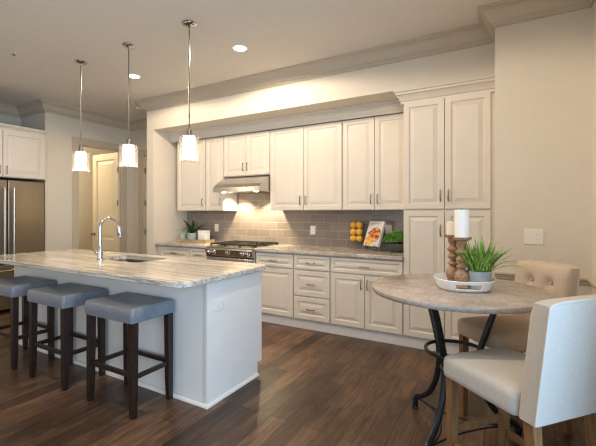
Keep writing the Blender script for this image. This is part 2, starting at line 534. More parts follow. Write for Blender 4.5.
# ------------------------------------------------------------------ room dimensions
HC = 3.05
YE = 1.56         # unseen near end of the right wall, extended to block bay daylight
XL, XR = -6.117, 0.543
YW = 4.46          # wall behind the cabinets
YS = 3.78          # soffit and end-wall face
YH = 4.55          # hall wall
YP = 3.48          # wall beside the pantry
XB, YB = 1.60, -3.4  # bay and rear wall
DY0, DY1 = 3.53, 4.30  # doorway in the left wall
FA0, FA1 = 1.85, 3.03   # refrigerator alcove

# floor and ceiling
struct('floor', bx(-8.6, YB - 0.2, -0.06, XB + 0.2, 6.3, 0.0), M_FLOOR, 'dark walnut plank floor', 'floor')
struct('ceiling', bx(-8.6, YB - 0.2, HC, XB + 0.2, 6.3, HC + 0.06), M_CEIL, 'flat beige painted ceiling', 'ceiling')

# walls
struct('wall_back', bx(-4.614, YW, 0, -0.09, YW + 0.12, HC), M_WALL, 'wall behind the run of cabinets', 'wall')
struct('wall_backsplash', bx(-4.614, YW - 0.010, 0.931, -0.932, YW, 1.90), M_TILE, 'taupe subway tile backsplash above the counter', 'wall')
struct('wall_soffit', bx(-4.614, YS, 2.614, -0.095, YW, HC), M_WALL, 'dropped soffit above the upper cabinets', 'wall')
struct('wall_wing', bx(-4.763, YS, 0, -4.614, YH + 0.03, HC), M_WALL, 'short end wall left of the cabinet run', 'wall')
struct('wall_pantry_side', bx(-0.095, YP, 0, XR + 0.16, YW + 0.12, HC), M_WALL, 'plain wall right of the pantry with the light switches', 'wall')
struct('wall_right', bx(XR, YE, 0, XR + 0.16, YP, HC), M_WALL, 'right wall at the frame edge, extended out of view to block bay daylight', 'wall')
struct('wall_bay', bx(XR + 0.16, YE, 0, XB + 0.12, YE + 0.12, HC), M_WALL, 'return wall of the dining bay', 'wall')
bm = B()
for y0, y1 in ((-3.4, -3.1), (-1.3, -0.95), (1.45, YE)):
    box(bm, XB, y0, 0, XB + 0.12, y1, HC)
for y0, y1 in ((-3.1, -1.3), (-0.95, 1.45)):
    box(bm, XB, y0, 2.55, XB + 0.12, y1, HC); box(bm, XB, y0, 0, XB + 0.12, y1, 0.25)
struct('wall_bay_windows', bm, M_WALL, 'dining bay wall with two tall windows', 'wall')
bm = B()
box(bm, -8.6, YB - 0.12, 0, -3.7, YB, HC); box(bm, -0.7, YB - 0.12, 0, XB + 0.12, YB, HC)
box(bm, -3.7, YB - 0.12, 2.5, -0.7, YB, HC); box(bm, -3.7, YB - 0.12, 0, -0.7, YB, 0.3)
struct('wall_rear', bm, M_WALL, 'wall behind the viewer with a wide window', 'wall')
bm = B()
box(bm, XL - 0.13, YB, 0, XL, FA0, HC)
box(bm, XL - 0.13, FA1, 0, XL, DY0, HC)
box(bm, XL - 0.13, DY0, 2.50, XL, DY1, HC)
box(bm, XL - 0.13, DY1, 0, XL, YH + 0.12, HC)
box(bm, -6.95, FA0 - 0.1, 0, -6.85, FA1 + 0.1, HC)
box(bm, -6.85, FA0 - 0.1, 0, XL - 0.13, FA0, HC)
box(bm, -6.85, FA1, 0, XL - 0.13, FA1 + 0.08, HC)
struct('wall_left', bm, M_WALL, 'left wall with the refrigerator alcove and a doorway', 'wall')
bm = B()
box(bm, XL, YH, 0, -5.83, YH + 0.12, HC); box(bm, -5.02, YH, 0, -4.60, YH + 0.12, HC); box(bm, -5.83, YH, 2.42, -5.02, YH + 0.12, HC)
struct('wall_hall', bm, M_WALL, 'hall wall beyond the end wall', 'wall')
bm = B()
box(bm, -8.5, 3.11, 0, -8.4, 6.2, HC); box(bm, -8.5, 6.1, 0, -6.1, 6.2, HC); box(bm, -8.5, 3.03, 0, -6.95, 3.11, HC); box(bm, XL - 0.13, YH + 0.12, 0, XL, 6.2, HC)
struct('wall_side_room', bm, M_WALL, 'walls of the lit room beyond the doorway', 'wall')

# windows out of the frame that bring in the daylight
def window(name, loc, rz, w, h, watts, label, col=DAY):
    t = thing(name, label, 'window', loc, rz); t['kind'] = 'structure'
    bm = B()
    for a in (-w / 2, w / 2 - 0.06): box(bm, a, 0.0, 0, a + 0.06, 0.08, h)
    for z in (0, h - 0.06): box(bm, -w / 2 + 0.06, 0, z, w / 2 - 0.06, 0.08, z + 0.06)
    box(bm, -0.02, 0.02, 0.06, 0.02, 0.06, h - 0.06)
    box(bm, -w / 2 + 0.06, 0.02, h * 0.62, w / 2 - 0.06, 0.06, h * 0.62 + 0.04)
    link('frame', bm, M_WTRIM, t)
    area_light('daylight', (0, -0.03, h / 2), (-PI / 2, 0, 0), w - 0.1, h - 0.1, watts, col, t)
    return t

window('window_1', (XB + 0.02, 0.25, 0.25), -PI / 2, 2.4, 2.30, DAY_W, 'tall window of the dining bay beside the round table')
window('window_2', (XB + 0.02, -2.2, 0.25), -PI / 2, 1.8, 2.30, DAY_W * 0.3, 'tall window of the dining bay behind the viewer')
window('window_3', (-2.2, YB - 0.02, 0.30), PI, 3.0, 2.2, DAY_W * 0.33, 'wide window in the rear wall behind the viewer', DAY_REAR)

# crown moulding right round the room
bm = B()
path = [(XR + 0.16, YE), (XR, YE), (XR, YP), (-0.095, YP), (-0.095, YS), (-4.763, YS), (-4.763, YH), (XL, YH), (XL, FA1), (-6.85, FA1), (-6.85, FA0), (XL, FA0), (XL, YB), (XB, YB), (XB, YE)]
sweep(bm, path, cyma(0.150, 0.125, HC - 0.0005), closed=True)
struct('trim_1', bm, M_TRIM, 'greige crown moulding along the ceiling', 'trim')
# crown above the upper cabinets
bm = B()
sweep(bm, [(-0.94, 4.125), (-4.614, 4.125)], [(0, 2.4775), (0.008, 2.4775), (0.008, 2.505), (0.014, 2.516), (0.020, 2.545), (0.032, 2.575), (0.040, 2.580), (0.040, 2.594), (0.048, 2.598), (0.048, 2.6135), (0, 2.6135)])
struct('trim_2', bm, M_CAB, 'cream crown moulding above the upper cabinets', 'trim')
# chair rail
bm = B()
rail = [(0, 0.835), (0.014, 0.838), (0.014, 0.852), (0.024, 0.858), (0.026, 0.868), (0.034, 0.873), (0.034, 0.884), (0, 0.886)]
sweep(bm, [(XR, YE), (XR, YP), (-0.095, YP)], rail)
struct('trim_3', bm, M_TRIM, 'chair rail on the wall behind the dining chairs', 'trim')
# casings
def casing(x, y0, y1, z1, wd=0.105, t=0.022):
    bm = B()
    box(bm, x, y0 - wd, 0, x + t, y0, z1 + wd, 0.004, 1); box(bm, x, y1, 0, x + t, y1 + wd, z1 + wd, 0.004, 1); box(bm, x, y0, z1, x + t, y1, z1 + wd, 0.004, 1)
    box(bm, x - 0.14, y0 - 0.012, 0, x, y0 + 0.004, z1, 0); box(bm, x - 0.14, y1 - 0.004, 0, x, y1 + 0.012, z1); box(bm, x - 0.14, y0, z1 - 0.01, x, y1, z1 + 0.004)
    return bm
struct('trim_4', casing(XL, DY0, DY1, 2.50), M_TRIM, 'casing round the open doorway', 'trim')
bm = B()
for a, b in ((-5.945, -5.83), (-5.02, -4.905)): box(bm, a, YH - 0.022, 0, b, YH, 2.53, 0.004, 1)
box(bm, -5.83, YH - 0.022, 2.42, -5.02, YH, 2.53, 0.004, 1)
struct('trim_5', bm, M_TRIM, 'casing round the hall door', 'trim')
# baseboards
bbp = [(0, 0.0), (0.016, 0.0), (0.016, 0.11), (0.010, 0.13), (0, 0.135)]
bm = B(); sweep(bm, [(XR, YE), (XR, YP), (-0.095, YP)], bbp)
struct('baseboard_right', bm, M_WTRIM, 'white baseboard below the chair rail', 'baseboard')
bm = B(); sweep(bm, [(-4.614, YS), (-4.763, YS), (-4.763, YH)], bbp)
sweep(bm, [(-5.945, YH), (XL, YH), (XL, DY1 + 0.106)], bbp); sweep(bm, [(XL, DY0 - 0.106), (XL, FA1 + 0.002)], bbp)
struct('baseboard_left', bm, M_WTRIM, 'baseboard along the hall and doorway', 'baseboard')

# doors
def inter_door(name, label, loc, rz, w, h, knob_x, hinge_x):
    t = thing(name, label, 'door', loc, rz); t['kind'] = 'structure'
    bm = B()
    lo, hi = 0.68, 0.88
    # slab as frame boxes with sunk moulded panels on both faces
    s = 0.115
    box(bm, 0, 0, 0.008, s, 0.04, h); box(bm, w - s, 0, 0.008, w, 0.04, h)
    for z0, z1 in ((0.008, 0.24), (lo, hi), (h - s, h)): box(bm, s, 0, z0, w - s, 0.04, z1)
    link('slab', bm, M_DOOR, t)
    for z0, z1 in ((0.24, lo), (hi, h - s)):
        bm = B()
        for side in (0, 1):
            st = [(0, 0.002), (0.008, 0.008), (0.016, 0.016), (0.03, 0.016), (0.075, 0.009), (0.078, 0.008)]
            if side: st = [(i, 0.04 - y) for i, y in st]
            loft(bm, panel_rings(s, z0, w - s, z1, st), False, True)
        link('panel', bm, M_DOOR, t)
    bm = B()
    for sg in (-1, 1):
        y0 = 0.0 if sg < 0 else 0.04
        lathe(bm, [(0.03, 0), (0.03, sg * 0.006), (0.011, sg * 0.010), (0.011, sg * 0.035), (0.024, sg * 0.042), (0.028, sg * 0.055), (0.018, sg * 0.066), (0.004, sg * 0.068)], 16, (knob_x, y0, 0.97), axis='Y')
    link('knob', bm, M_NICKEL, t, True)
    for z in (0.25, 1.03, 1.55, 2.15):
        if z < h:
            bm = B(); cyl(bm, (hinge_x, -0.008, 0), 0.009, z - 0.05, z + 0.05, 10); box(bm, hinge_x - 0.035, -0.003, z - 0.045, hinge_x + 0.006, 0.0, z + 0.045)
            link('hinge', bm, M_NICKEL, t)
    return t
inter_door('door_1', 'open panelled interior door swung into the lit room', (-6.915, 4.265, 0.0), 0, 0.77, 2.47, 0.06, 0.768)
inter_door('door_2', 'closed hall door behind the end wall', (-5.825, YH + 0.03, 0.0), 0, 0.80, 2.41, 0.74, 0.02)

# lamp of the side room
t = thing('flush_ceiling_light', 'round ceiling light in the room beyond the doorway', 'light', (-7.55, 3.72, HC - 0.0005))
bm = B(); lathe(bm, [(0.15, 0), (0.15, -0.03), (0.13, -0.06), (0.06, -0.085), (0.01, -0.09)], 24); link('shade', bm, M_SHADE, t, True)
d = bpy.data.lights.new('bulb_light', 'POINT'); d.energy = 48; d.color = (1.0, 0.84, 0.60); d.shadow_soft_size = 0.1
o = bpy.data.objects.new('bulb_light', d); COL.objects.link(o); o.parent = t; o.location = (0, 0, -0.16)

# ------------------------------------------------------------------ base cabinets
YC = 3.83
TOE = 3.872
ZT = 0.889
# left of the range
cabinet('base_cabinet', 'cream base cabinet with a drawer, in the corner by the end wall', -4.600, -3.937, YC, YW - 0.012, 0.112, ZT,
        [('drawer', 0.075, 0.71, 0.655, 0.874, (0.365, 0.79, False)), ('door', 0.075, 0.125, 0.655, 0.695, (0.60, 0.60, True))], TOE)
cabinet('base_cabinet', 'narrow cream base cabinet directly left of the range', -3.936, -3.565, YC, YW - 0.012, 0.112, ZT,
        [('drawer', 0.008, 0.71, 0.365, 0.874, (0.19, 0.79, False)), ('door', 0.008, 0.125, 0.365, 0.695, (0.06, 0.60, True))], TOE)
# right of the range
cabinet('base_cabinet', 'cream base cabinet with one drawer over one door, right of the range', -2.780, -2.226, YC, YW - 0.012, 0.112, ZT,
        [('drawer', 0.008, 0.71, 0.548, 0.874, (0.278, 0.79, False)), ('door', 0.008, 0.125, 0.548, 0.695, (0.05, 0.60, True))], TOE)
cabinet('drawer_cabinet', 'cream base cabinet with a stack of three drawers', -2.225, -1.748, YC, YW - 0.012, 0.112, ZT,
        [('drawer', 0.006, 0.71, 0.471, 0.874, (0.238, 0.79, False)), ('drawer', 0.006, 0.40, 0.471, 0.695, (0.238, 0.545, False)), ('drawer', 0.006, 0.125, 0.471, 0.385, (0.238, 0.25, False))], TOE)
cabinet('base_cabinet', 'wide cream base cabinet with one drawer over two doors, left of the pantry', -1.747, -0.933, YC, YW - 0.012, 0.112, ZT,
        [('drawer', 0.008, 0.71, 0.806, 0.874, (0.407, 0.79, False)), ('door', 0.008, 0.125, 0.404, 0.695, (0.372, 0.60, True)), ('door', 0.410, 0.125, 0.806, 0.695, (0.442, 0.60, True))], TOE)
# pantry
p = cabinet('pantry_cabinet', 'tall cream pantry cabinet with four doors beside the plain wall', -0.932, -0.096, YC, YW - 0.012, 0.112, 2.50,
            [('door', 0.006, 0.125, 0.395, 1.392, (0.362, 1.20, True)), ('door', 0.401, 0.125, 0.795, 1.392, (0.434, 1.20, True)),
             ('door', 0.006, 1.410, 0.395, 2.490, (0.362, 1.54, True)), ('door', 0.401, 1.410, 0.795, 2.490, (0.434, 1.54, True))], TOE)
bm = B()
hw = (0.932 - 0.096) / 2
sweep(bm, [(hw, 0.022), (-hw, 0.022), (-hw, 0.30)], [(0, 2.478), (0.022, 2.478), (0.022, 2.502), (0.030, 2.508), (0.040, 2.535), (0.056, 2.560), (0.070, 2.568), (0.070, 2.588), (0.082, 2.592), (0.082, 2.6125), (0, 2.6125)])
link('crown', bm, M_CAB, p)

# ------------------------------------------------------------------ upper cabinets
YU = 4.13
UB, UT = 1.403, 2.477
def upper(label, x0, x1, fronts, z0=UB):
    return cabinet('upper_cabinet', label, x0, x1, YU, YW - 0.012, z0, UT, fronts, None)
upper('cream upper cabinet in the corner above the wooden tray', -4.500, -3.910, [('door', 0.006, UB + 0.006, 0.584, 2.468, (0.545, 1.53, True))])
upper('narrow cream upper cabinet directly left of the range hood', -3.909, -3.562, [('door', 0.006, UB + 0.006, 0.341, 2.468, (0.302, 1.53, True))])
upper('short cream two door cabinet above the range hood', -3.561, -2.764, [('door', 0.006, 1.895, 0.396, 2.468, (0.36, 2.01, True)), ('door', 0.401, 1.895, 0.791, 2.468, (0.437, 2.01, True))], 1.885)
upper('cream two door upper cabinet just right of the range hood', -2.763, -1.723, [('door', 0.008, UB + 0.006, 0.507, 2.468, (0.470, 1.53, True)), ('door', 0.512, UB + 0.006, 1.031, 2.468, (0.549, 1.53, True))])
upper('cream two door upper cabinet beside the pantry', -1.722, -0.934, [('door', 0.008, UB + 0.006, 0.392, 2.468, (0.355, 1.53, True)), ('door', 0.397, UB + 0.006, 0.780, 2.468, (0.434, 1.53, True))])

# ------------------------------------------------------------------ worktops
o = link('countertop', bx(-4.613, 3.80, 0.890, -3.566, YW - 0.011, 0.930, 0.006, 2), M_GRAN2)
tag(o, 'short granite countertop in the corner left of the range', 'countertop')
o = link('countertop', bx(-2.779, 3.80, 0.890, -0.9325, YW - 0.011, 0.930, 0.006, 2), M_GRAN2)
tag(o, 'long granite countertop between the range and the pantry', 'countertop')

# ------------------------------------------------------------------ range
rx0, rx1 = -3.563, -2.783
rw = rx1 - rx0
t = thing('gas_range', 'stainless steel gas range set into the counter under the hood', 'stove', ((rx0 + rx1) / 2, 3.79, 0))
h = rw / 2
link('body', bx(-h, 0.03, 0.06, h, 0.655, 0.90, 0.004, 1), M_STEEL, t)
bm = B()
loft(bm, [[(-h, 0.03, 0.815), (-h, -0.005, 0.80), (-h, -0.035, 0.885), (-h, -0.02, 0.905), (-h, 0.03, 0.905)], [(h, 0.03, 0.815), (h, -0.005, 0.80), (h, -0.035, 0.885), (h, -0.02, 0.905), (h, 0.03, 0.905)]])
link('control_panel', bm, M_STEEL, t)
for kx in (-0.325, -0.235, 0.0, 0.235, 0.325):
    bm = B(); lathe(bm, [(0.028, 0), (0.030, -0.006), (0.022, -0.010), (0.021, -0.036), (0.017, -0.040), (0.003, -0.041)], 16, axis='Y')
    box(bm, -0.004, -0.047, -0.018, 0.004, -0.036, 0.018)
    bmesh.ops.transform(bm, matrix=Matrix.Translation((kx, -0.019, 0.848)) @ Matrix.Rotation(-0.33, 4, 'X'), verts=bm.verts[:])
    link('knob', bm, M_CHROME, t, True)
od = link('oven_door', bx(-h + 0.004, -0.012, 0.19, h - 0.004, 0.029, 0.785, 0.006, 2), M_STEEL, t)
link('window', bx(-0.26, -0.0145, 0.32, 0.26, -0.0125, 0.63, 0), M_BLKGL, od)
bm = B(); tube(bm, [(-0.35, -0.062, 0.735), (0.35, -0.062, 0.735)], 0.013, 12)
for s in (-0.31, 0.31): tube(bm, [(s, -0.012, 0.735), (s, -0.06, 0.735)], 0.009, 8)
link('handle', bm, M_STEEL, od, True)
st = link('sticker', bx(0.270, -0.0140, 0.665, 0.350, -0.0128, 0.775), M_STICK, od)
st['label'] = 'small white and blue sticker'
bm = B(); box(bm, 0.277, -0.0150, 0.735, 0.307, -0.0141, 0.768); box(bm, 0.315, -0.0150, 0.735, 0.343, -0.0141, 0.768); box(bm, 0.280, -0.0150, 0.680, 0.341, -0.0141, 0.722)
link('sticker_print', bm, M_STICB, st)
link('gap', bx(-h + 0.002, 0.000, 0.786, h - 0.002, 0.029, 0.800), M_BLACK, t)
link('warming_drawer', bx(-h + 0.004, -0.010, 0.065, h - 0.004, 0.029, 0.183, 0.005, 1), M_STEEL, t)
link('cooktop', bx(-h, 0.0, 0.9055, h, 0.655, 0.922, 0.004, 1), M_STEEL, t)
for cx in (-h * 0.64, 0, h * 0.64):
    bm = B(); gw = h * 0.31
    for fx in (-1, -0.33, 0.33, 1): box(bm, cx + fx * gw - 0.006, 0.06, 0.945, cx + fx * gw + 0.006, 0.60, 0.962)
    for fy in (0.06, 0.19, 0.33, 0.47, 0.588): box(bm, cx - gw, fy, 0.945, cx + gw, fy + 0.012, 0.960)
    for fx in (-1, 1):
        for fy in (0.06, 0.588): box(bm, cx + fx * gw - 0.008, fy, 0.923, cx + fx * gw + 0.008, fy + 0.014, 0.95)
    link('grate', bm, M_IRON, t)
    for fy in ((0.19, 0.47) if cx else (0.33,)):
        bm = B(); lathe(bm, [(0.05, 0.9225), (0.05, 0.930), (0.035, 0.933), (0.035, 0.941), (0.005, 0.942)], 18, (cx, fy, 0)); link('burner', bm, M_IRON, t, True)

# ------------------------------------------------------------------ range hood
hx0, hx1 = -3.545, -2.768
t = thing('range_hood', 'stainless steel under cabinet range hood above the stove', 'range hood', ((hx0 + hx1) / 2, 3.90, 1.655))
h = (hx1 - hx0) / 2
bm = B()
pr = [(0.0, 0.004), (0.0, 0.060), (0.05, 0.105), (0.11, 0.150), (0.18, 0.190), (0.226, 0.212), (0.545, 0.2285), (0.545, 0.004)]
loft(bm, [[(-h, y, z) for y, z in pr], [(h, y, z) for y, z in pr]])
link('canopy', bm, M_STEEL, t)
bm = B(); box(bm, -h, -0.003, 0, h, 0.02, 0.0035); box(bm, -h, 0.525, 0, h, 0.545, 0.0035); box(bm, -h, 0.02, 0, -h + 0.02, 0.525, 0.0035); box(bm, h - 0.02, 0.02, 0, h, 0.525, 0.0035)
link('rim', bm, M_STEEL, t)
bm = B(); box(bm, -0.24, 0.14, -0.002, 0.24, 0.46, 0.0035)
for i in range(12): box(bm, -0.235, 0.15 + i * 0.026, -0.005, 0.235, 0.160 + i * 0.026, -0.002)
link('filter', bm, M_STEEL, t)
for lx in (-0.27, 0.27):
    bm = B(); lathe(bm, [(0.032, 0.0035), (0.032, -0.004), (0.004, -0.005)], 16, (lx, 0.085, 0)); lo = link('lamp_lens', bm, M_HOODL, t, True)
    d = bpy.data.lights.new('hood_lamp', 'SPOT'); d.energy = HOOD_W * 4; d.color = (1.0, 0.80, 0.52); d.spot_size = 2.2; d.spot_blend = 0.35; d.shadow_soft_size = 0.03
    o = bpy.data.objects.new('hood_lamp', d); COL.objects.link(o); o.parent = t; o.location = (lx, 0.34, -0.02)

# ------------------------------------------------------------------ outlets and switches
def plate(name, label, loc, rz, w=0.075, hgt=0.118, kind='outlet', cat='outlet'):
    t = thing(name, label, cat, loc, rz)
    link('plate', bx(-w / 2, -0.006, -hgt / 2, w / 2, 0, hgt / 2, 0.002, 2), M_PLAST, t)
    if kind == 'outlet':
        for s in (-1, 1):
            bm = B(); box(bm, -0.017, -0.0085, s * 0.024 - 0.016, 0.017, -0.0062, s * 0.024 + 0.016, 0.001, 1); so = link('socket', bm, M_PLAST, t)
            bm = B(); box(bm, -0.009, -0.009, s * 0.024 - 0.004, -0.006, -0.0086, s * 0.024 + 0.008); box(bm, 0.006, -0.009, s * 0.024 - 0.004, 0.009, -0.0086, s * 0.024 + 0.008)
            link('slot', bm, M_SLOT, so)
    elif kind == 'outlet_h':
        for s in (-1, 1):
            bm = B(); box(bm, s * 0.024 - 0.016, -0.0085, -0.017, s * 0.024 + 0.016, -0.0062, 0.017, 0.001, 1); so = link('socket', bm, M_PLAST, t)
            bm = B(); box(bm, s * 0.024 - 0.004, -0.009, -0.009, s * 0.024 + 0.008, -0.0086, -0.006); box(bm, s * 0.024 - 0.004, -0.009, 0.006, s * 0.024 + 0.008, -0.0086, 0.009)
            link('slot', bm, M_SLOT, so)
    else:
        bm = B(); box(bm, -0.028, -0.0075, -0.012, -0.018, -0.0062, 0.012); box(bm, -0.026, -0.016, -0.002, -0.020, -0.0062, 0.010, 0.001, 1); link('toggle', bm, M_PLAST, t)
        for s in (-1, 1):
            bm = B(); box(bm, 0.010, -0.0085, s * 0.022 - 0.013, 0.036, -0.0062, s * 0.022 + 0.013, 0.001, 1); so = link('socket', bm, M_PLAST, t)
            bm = B(); box(bm, 0.017, -0.009, s * 0.022 - 0.004, 0.019, -0.0086, s * 0.022 + 0.007); box(bm, 0.027, -0.009, s * 0.022 - 0.004, 0.029, -0.0086, s * 0.022 + 0.007)
            link('slot', bm, M_SLOT, so)
    return t
plate('wall_outlet', 'white outlet on the tile left of the range', (-3.975, YW - 0.0105, 1.14), 0)
plate('wall_outlet', 'white outlet on the tile right of the range, above bare counter', (-2.280, YW - 0.0105, 1.14), 0)
plate('wall_outlet', 'white outlet on the tile, half hidden behind the cookbook', (-1.255, YW - 0.0105, 1.17), 0)
plate('wall_outlet', 'white outlet on the end panel of the island', (-1.8395, 2.095, 0.70), PI / 2, 0.118, 0.075, 'outlet_h')
plate('switch_plate', 'white switch and outlet plate on the plain wall behind the beige chair', (0.178, YP - 0.0005, 1.183), 0, 0.128, 0.122, 'switch', 'switch')

# ------------------------------------------------------------------ island
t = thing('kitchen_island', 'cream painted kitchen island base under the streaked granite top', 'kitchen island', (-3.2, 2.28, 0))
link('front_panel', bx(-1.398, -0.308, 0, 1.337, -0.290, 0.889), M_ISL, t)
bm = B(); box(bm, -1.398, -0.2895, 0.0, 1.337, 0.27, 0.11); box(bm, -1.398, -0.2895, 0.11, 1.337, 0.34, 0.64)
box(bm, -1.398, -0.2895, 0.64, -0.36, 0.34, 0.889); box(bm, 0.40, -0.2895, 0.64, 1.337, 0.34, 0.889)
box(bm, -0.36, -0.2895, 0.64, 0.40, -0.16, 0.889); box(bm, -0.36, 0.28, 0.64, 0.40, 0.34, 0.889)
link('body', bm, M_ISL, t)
bm = B()
prism(bm, [(-0.318, 0.0), (0.285, 0.0), (0.285, 0.11), (0.345, 0.11), (0.345, 0.889), (-0.318, 0.889)], 1.338, 1.360)
bmesh.ops.transform(bm, matrix=Matrix(((0, 0, 1, 0), (1, 0, 0, 0), (0, 1, 0, 0), (0, 0, 0, 1))), verts=bm.verts[:])
link('end_panel', bm, M_ISL, t)
bm = B(); sweep(bm, [(1.3605, 0.285), (1.3605, -0.3185), (-1.398, -0.3185)][::-1], [(0, 0), (-0.014, 0), (-0.013, 0.012), (-0.006, 0.022), (0, 0.026)])
link('shoe_moulding', bm, M_WTRIM, t)

bm = B()
cx0, cx1, cy0, cy1 = -4.655, -1.775, 1.672, 2.660
sx0, sx1, sy0, sy1 = -3.50, -2.86, 2.165, 2.515
outer = rrect(cx0, cy0, cx1, cy1, 0.10, 8)
inner = rrect(sx0, sy0, sx1, sy1, 0.05, 8)
def shifted(poly, d):
    n = len(poly); out = []
    cxm = sum(p[0] for p in poly) / n; cym = sum(p[1] for p in poly) / n
    for i in range(n):
        a = Vector(poly[i - 1]); b = Vector(poly[(i + 1) % n]); tt = (b - a).normalized(); nn = Vector((tt.y, -tt.x))
        out.append((poly[i][0] - nn.x * d, poly[i][1] - nn.y * d))
    return out
rings = []
for d, z in ((0.006, 0.890), (0.0, 0.896), (0.0, 0.922), (0.003, 0.928), (0.008, 0.930)):
    rings.append([(x, y, z) for x, y in shifted(outer, d)])
R = loft(bm, rings, False, False)
ri = [[bm.verts.new((x, y, z)) for x, y in inner] for z in (0.930, 0.890)]
n = len(inner)
for i in range(n):
    j = (i + 1) % n
    bm.faces.new((ri[0][i], ri[0][j], ri[1][j], ri[1][i]))
    bm.faces.new((R[-1][i], R[-1][j], ri[0][j], ri[0][i]))
    bm.faces.new((R[0][j], R[0][i], ri[1][i], ri[1][j]))
o = link('countertop', bm, M_GRAN)
tag(o, 'large streaked granite island top with a rounded front corner', 'countertop')

t = thing('undermount_sink', 'stainless steel undermount sink in the island top', 'sink', ((sx0 + sx1) / 2, (sy0 + sy1) / 2, 0.69))
bm = B()
hw, hd = (sx1 - sx0) / 2, (sy1 - sy0) / 2
rings = [[(x, y, z) for x, y in rrect(-hw - e, -hd - e, hw + e, hd + e, 0.05)] for e, z in ((0.025, 0.1985), (0.0, 0.1985), (-0.002, 0.19), (-0.006, 0.03), (-0.03, 0.004), (-0.06, 0.0))]
loft(bm, rings, False, True)
link('basin', bm, M_SINK, t, True)
bm = B(); lathe(bm, [(0.045, 0.0005), (0.045, 0.003), (0.03, 0.004), (0.028, 0.001)], 18); link('drain', bm, M_CHROME, t, True)

t = thing('kitchen_faucet', 'chrome gooseneck pull down faucet beside the island sink', 'faucet', (-3.315, 2.115, 0.930), 0)
bm = B(); lathe(bm, [(0.031, 0.0005), (0.031, 0.008), (0.024, 0.014), (0.023, 0.10), (0.020, 0.108), (0.020, 0.125), (0.016, 0.135)], 18); link('base', bm, M_CHROME, t, True)
bm = B()
pts = [(0, 0, 0.12), (0, 0, 0.22), (0, 0, 0.30)] + [(0, 0.092 - 0.092 * math.cos(a), 0.30 + 0.092 * math.sin(a)) for a in [PI * k / 12 for k in range(1, 11)]] + [(0, 0.192, 0.30)]
tube(bm, pts, 0.0145, 14); lathe(bm, [(0.018, 0.128), (0.018, 0.150)], 16)
link('spout', bm, M_CHROME, t, True)
bm = B(); tube(bm, [(0, 0.1905, 0.305), (0, 0.197, 0.27), (0, 0.203, 0.235), (0, 0.206, 0.205)], [0.0165, 0.021, 0.025, 0.022], 14); link('spray_head', bm, M_CHROME, t, True)
bm = B(); tube(bm, [(-0.02, -0.005, 0.055), (-0.048, -0.01, 0.06)], 0.013, 12); tube(bm, [(-0.045, -0.01, 0.06), (-0.075, -0.012, 0.085), (-0.095, -0.014, 0.095)], [0.008, 0.006, 0.005], 8); link('lever', bm, M_CHROME, t, True)

# ------------------------------------------------------------------ bar stools
def saddle_seat():
    bm = B()
    nx, ny = 24, 18
    hx, hy = 0.268, 0.184
    def pt(u, v):
        return u * hx, v * hy
    # rounded cushion: stacked rings of a rounded rectangle, saddle-dipped top as a grid
    ring_n = rrect(-hx, -hy, hx, hy, 0.022, 4)
    def zoff(x): return 0.032 * (abs(x) / hx) ** 2 - 0.013
    rings = []
    for e, z, k in ((-0.010, 0.632, 0), (0, 0.637, 0), (0.003, 0.672, 0.25), (0.002, 0.702, 0.8), (-0.006, 0.714, 1), (-0.016, 0.718, 1)):
        rings.append([(x * (1 + e / hx), y * (1 + e / hy), z + k * zoff(x)) for x, y in ring_n])
    R = loft(bm, rings, True, False)
    # fill the top with strips running along Y so the saddle stays smooth
    s = 1 - 0.016 / hx; sy = 1 - 0.016 / hy
    last = R[-1]
    cur = last
    for f in (0.8, 0.55, 0.3, 0.1):
        nxt = []
        for (x, y) in ring_n:
            X = x * s * f; Y = y * sy * f
            nxt.append(bm.verts.new((X, Y, 0.718 + zoff(X) + 0.004 * (1 - f))))
        n = len(cur)
        for i in range(n):
            j = (i + 1) % n
            bm.faces.new((cur[i], cur[j], nxt[j], nxt[i]))
        cur = nxt
    bm.faces.new(cur)
    return bm

def make_stool(label):
    t = thing('bar_stool', label, 'stool', (0, 0, 0), 0, 'saddle stools along the island')
    link('seat', saddle_seat(), M_LEATH, t, True, 0.9)
    for sx in (-1, 1):
        for sy in (-1, 1):
            bm = B()
            rr = []
            for z, hw2, off in ((0.0, 0.017, 0.004), (0.15, 0.0205, 0.002), (0.6315, 0.023, 0.0)):
                cx = sx * (0.236 + off); cy = sy * (0.148 + off)
                rr.append([(cx - hw2, cy - hw2, z), (cx + hw2, cy - hw2, z), (cx + hw2, cy + hw2, z), (cx - hw2, cy + hw2, z)])
            loft(bm, rr); link('leg', bm, M_ESPR, t)
    for s in (-1, 1):
        link('stretcher', bx(-0.216, s * 0.149 - 0.010, 0.262, 0.216, s * 0.149 + 0.010, 0.294, 0.002, 1), M_ESPR, t)
        link('stretcher', bx(s * 0.237 - 0.010, -0.128, 0.250, s * 0.237 + 0.010, 0.128, 0.282, 0.002, 1), M_ESPR, t)
    return t
s3 = make_stool('grey leather saddle stool nearest the island end panel, on four dark legs')
s3.location = (-2.420, 1.775, 0)
s2 = copy_tree(s3); s2.location = (-3.228, 1.772, 0); s2['label'] = 'grey leather saddle stool in the middle of the row of three'
s1 = copy_tree(s3); s1.location = (-4.010, 1.770, 0); s1['label'] = 'grey leather saddle stool cut by the left frame edge, farthest from the end panel'

